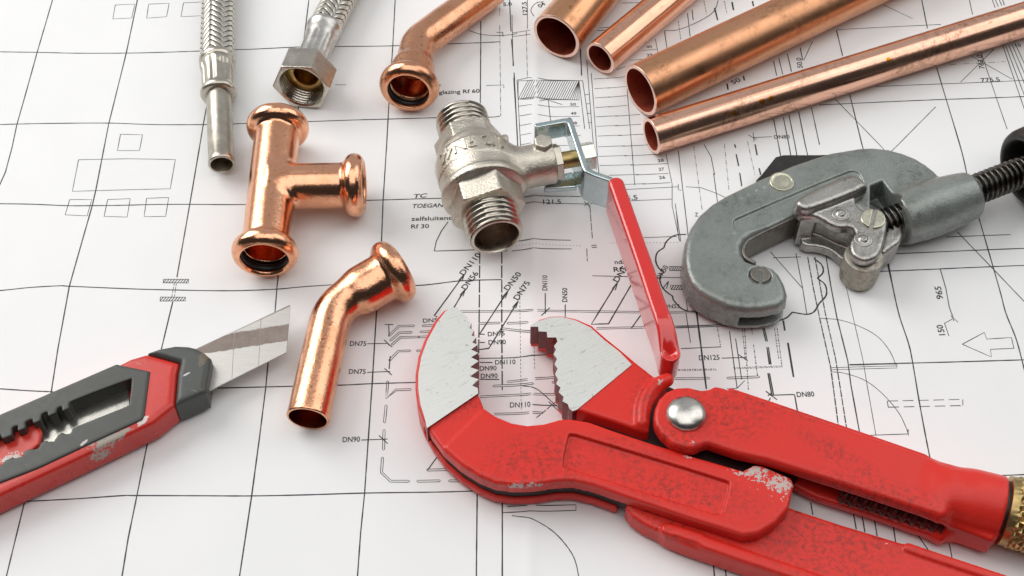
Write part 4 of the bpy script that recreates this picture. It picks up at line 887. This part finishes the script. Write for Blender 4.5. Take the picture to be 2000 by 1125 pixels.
# ---------------------------------------------------------------- utility knife
KZ = 12.0
ub = P(200, 830, 0); ur = thing('utility_knife', 'worn red and dark grey snap off utility knife with its blade out', 'utility knife', ub)
urel = lambda px, py, z: P(px, py, z) - ub
def knife_paint(name, col, patches, scr, rough, coat=.2):
    m, nt, b = nodes(name); n1 = noise(nt, 70, 6, .7); n2 = noise(nt, 420, 5, .7); n3 = noise(nt, 1300, 3, .6)
    c = mixc(nt, ramp(nt, n1, [(.35, 0.0), (.75, .5)]), col, tuple(q * .7 for q in col))
    st = noise(nt, 1, 3, .6, (160, 1500, 600), (0, 0, math.radians(-27)))
    c = mixc(nt, mth(nt, 'MULTIPLY', ramp(nt, st, [(.66, 0.0), (.72, 1.0)]), ramp(nt, n1, [(.5, 0.0), (.65, scr)])), c, (.50, .47, .43))
    for cen, rad, sc, rt, pc in patches:
        s = mth(nt, 'ADD', spot(nt, cen, rad, sc, rt), mth(nt, 'MULTIPLY', mth(nt, 'SUBTRACT', n2, .5), .9)); s = mth(nt, 'ADD', s, mth(nt, 'MULTIPLY', mth(nt, 'SUBTRACT', n3, .5), 1.1))
        c = mixc(nt, ramp(nt, s, [(.22, 0.0), (.29, 1.0)]), c, pc)
    nt.links.new(c, b.inputs['Base Color']); nt.links.new(ramp(nt, n2, [(.3, rough * .8), (.7, rough * 1.25)]), b.inputs['Roughness'])
    b.inputs['Coat Weight'].default_value = coat; b.inputs['Coat Roughness'].default_value = .2; bump(nt, b, mth(nt, 'ADD', n2, mth(nt, 'MULTIPLY', n3, .6)), .18, .0002); return m
BE = (.36, .32, .27)
M['k_red'] = knife_paint('red_knife_enamel', (.62, .028, .018), [(urel(190, 878, 8), 5.6, (1.1, .75, 1), .45, BE), (urel(213, 862, 10), 4.6, (1.6, .6, 1), .5, BE), (urel(236, 850, 11), 3.6, (1.8, .4, 1), .6, BE), (urel(278, 822, 12), 2.4, (1.2, .6, 1), .8, (.7, .62, .58))], .5, .3)
M['k_grey'] = knife_paint('dark_grey_knife_coating', (.060, .062, .055), [(urel(166, 866, 12), 1.5, (1.5, .7, 1), .9, (.55, .53, .5))], .35, .38, 0)
M['k_nose'] = knife_paint('dark_grey_nose_coating', (.068, .074, .066), [(urel(398, 700, 12), 3.4, (.6, 1.6, 1), -.2, (.14, .115, .08)), (urel(364, 730, 13), 1.3, (1.6, .35, 1), .6, (.6, .6, .58))], .4, .4, 0)
ub_px = pxs('286,689 316,697 351,707 346,729 341,792 300,825 150,897 0,967 -120,1023 -120,862 0,811 100,767 227,712 255,698')
body2 = P2(ub_px, KZ)
slot_px = pxs('258,739 252,792 150,833 142,838 136,848 126,848 122,845 112,851 106,862 95,863 90,860 80,866 75,876 64,878 60,876 48,882 44,892 30,895 24,893 10,900 0,911 -40,930 -40,868 0,849 4,862 24,854 24,835 34,831 35,848 50,841 50,824 62,818 65,833 80,826 81,809 92,804 94,819 110,811 111,798 120,793 122,809 135,802 136,786 147,781 190,764')
slot = P2(slot_px, KZ + .5)
hull = P2(pxs('263,731 257,800 140,853 0,926 -60,950 -60,838 0,822 140,764'), KZ + .5)
V, F = sdf_mesh(lambda x, y, z: np.maximum(ext(poly(x, y, body2), z, .4, KZ, 2.2), -ext(poly(x, y, hull), z, KZ - 6.2, KZ + 3, .1)), (*(body2.min(0) - 1), -.3), (*(body2.max(0) + 1), KZ + 1), .62)
obj('handle_shell', V, F, M['k_red'], ur)
pan_px = pxs('227,711 293,725 282,810 278,819 181,864 75,914 0,943 -120,991 -120,858 0,809 100,766')
panel = P2(pan_px, KZ + .5)
slot_px = pxs('258,739 252,792 150,833 142,838 136,848 126,848 122,845 112,851 106,862 95,863 90,860 80,866 75,876 64,878 60,876 48,882 44,892 30,895 24,893 10,900 0,911 -40,930 -40,868 0,849 4,858 24,850 24,835 34,831 35,843 50,836 50,824 62,818 65,828 80,821 81,809 92,804 94,814 110,806 111,798 120,793 122,804 135,797 136,786 147,781 190,764')
slot = P2(slot_px, KZ + .5)
V, F = sdf_mesh(lambda x, y, z: np.maximum(ext(poly(x, y, panel), z, KZ - 6.1, KZ + .7, .7), -ext(poly(x, y, slot), z, KZ - 6, KZ + 3, .05)), (*(panel.min(0) - 1), KZ - 7), (*(panel.max(0) + 1), KZ + 2), .5)
# the shell needs the same opening so that the track shows
obj('grip_panel', V, F, M['k_grey'], ur)
trk = P2(pxs('250,742 252,800 140,850 0,920 -60,945 -60,860 0,832 140,770'), KZ - 5)
V, F = prism(trk, KZ - 5.9, KZ - 5.2); obj('slide_track', V, F, plain('bright_slide_steel', (.36, .35, .32), .27, 1.0, .3, 60, .1, 600), ur, smooth=False)
sld = P2(pxs('74,830 82,842 76,866 60,880 40,895 12,905 -20,922 -20,870 20,850 50,830'), KZ - 3)
V, F = sdf_mesh(lambda x, y, z: ext(poly(x, y, sld), z, KZ - 5.2, KZ - 3, .4), (*(sld.min(0) - 1), KZ - 6), (*(sld.max(0) + 1), KZ + 1.5), .4)
obj('slider', V, F, knife_paint('worn_red_slider', (.66, .035, .02), [(urel(20, 885, KZ), 5, (1.3, .7, 1), .4, (.55, .47, .42)), (urel(0, 890, KZ), 4, (1.5, .6, 1), .3, (.6, .54, .5))], .8, .35), ur)
nose_px = pxs('284,688 310,679 342,673 367,674 384,678 399,687 412,698 409,719 405,739 402,764 341,791 346,729 351,706 316,696')
nose = P2(nose_px, KZ + .6)
V, F = sdf_mesh(lambda x, y, z: ext(poly(x, y, nose), z, .6, KZ + .7, 2.0), (*(nose.min(0) - 1), 0), (*(nose.max(0) + 1), KZ + 2), .5); obj('nose_cover', V, F, M['k_nose'], ur)
def blade_mat():
    m, nt, b = nodes('snap_blade_steel'); tc = N(nt, 'ShaderNodeTexCoord'); A, B = urel(400, 698, 0), urel(562, 672, 0); d = unit(B - A)
    r = N(nt, 'ShaderNodeMapping', vector_type='TEXTURE'); nt.links.new(tc.outputs['Object'], r.inputs[0]); r.inputs['Location'].default_value = tuple(A * U); r.inputs['Rotation'].default_value = (0, 0, math.atan2(d[1], d[0])); r.inputs['Scale'].default_value = (U, U, U)
    s = N(nt, 'ShaderNodeSeparateXYZ'); nt.links.new(r.outputs[0], s.inputs[0])
    n2 = noise(nt, 700, 4, .7); n1 = noise(nt, 160, 5, .7); n3 = noise(nt, 1, 3, .6, (120, 1600, 100), (0, 0, -.1))
    y = mth(nt, 'ADD', s.outputs['Y'], mth(nt, 'MULTIPLY', mth(nt, 'SUBTRACT', n2, .5), 1.6))
    band = mth(nt, 'MULTIPLY', ramp(nt, mth(nt, 'MULTIPLY_ADD', y, .1, .5), [(.10, 0.0), (.13, 1.0)]), ramp(nt, mth(nt, 'MULTIPLY_ADD', y, .1, .5), [(.80, 1.0), (.86, 0.0)]))
    c = mixc(nt, mth(nt, 'MULTIPLY', band, ramp(nt, n1, [(.25, .95), (.7, .7)])), mixc(nt, ramp(nt, n3, [(.4, 0.0), (.7, .3)]), (.56, .54, .51), (.42, .40, .37)), (.17, .12, .095))
    nt.links.new(c, b.inputs['Base Color']); nt.links.new(ramp(nt, band, [(0, .42), (1, .6)]), b.inputs['Roughness']); nt.links.new(ramp(nt, band, [(0, .75), (1, .15)]), b.inputs['Metallic']); bump(nt, b, n3, .08, .0001); return m
BZ = 7.6; bl = P2(pxs('565,594 559,688 404,765 384,775 376,684 384,679'), BZ)
dd = unit(bl[0] - bl[5]); nn = np.array([dd[1], -dd[0]])                # blade in its own thickness, bevelled along the top edge
mb = MB(); a0, a1 = bl[0], bl[5]; b0, b1 = a0 + nn * 1.0, a1 + nn * 1.0; e0 = bl[1]; e1 = bl[2]
mz = lambda p, z: (p[0], p[1], z)
Vb = [mz(b0, BZ), mz(e0, BZ), mz(e1, BZ), mz(bl[3], BZ), mz(bl[4] + nn, BZ), mz(b1, BZ), mz(a0, BZ - .5), mz(a1, BZ - .5), mz(bl[4], BZ - .5),
      mz(b0, BZ - .6), mz(e0, BZ - .6), mz(e1, BZ - .6), mz(bl[3], BZ - .6), mz(a0, BZ - .6), mz(bl[4], BZ - .6)]
Fb = [(0, 5, 4, 3, 2, 1)[::-1], (0, 6, 7, 5), (5, 7, 8, 4), (9, 10, 11, 12, 14, 13)[::-1], (0, 1, 10, 9), (1, 2, 11, 10), (2, 3, 12, 11), (0, 9, 13, 6), (6, 13, 14, 8)]
Fb[0] = (0, 1, 2, 3, 4, 5)
mb.add(Vb, Fb)
import bmesh
bo = mb.build('blade', blade_mat(), ur, smooth=False)
bm_ = bmesh.new(); bm_.from_mesh(bo.data); bmesh.ops.recalc_face_normals(bm_, faces=bm_.faces); bm_.to_mesh(bo.data); bm_.free()
V = []; F = []
for (x0, y0, x1, y1) in ((458, 650, 453, 739), (510, 623, 505, 713)):      # snap-off score lines
    p, q = P2([(x0, y0), (x1, y1)], BZ); t = unit(q - p); n_ = np.array([-t[1], t[0]]) * .12; k = len(V)
    V += [mz(p + n_, BZ + .012), mz(q + n_, BZ + .012), mz(q - n_, BZ + .012), mz(p - n_, BZ + .012)]; F.append((k, k + 3, k + 2, k + 1)[::-1])
obj('score_line', V, F, plain('score_groove', (.30, .28, .26), .5, .8, .1), bo, smooth=False)
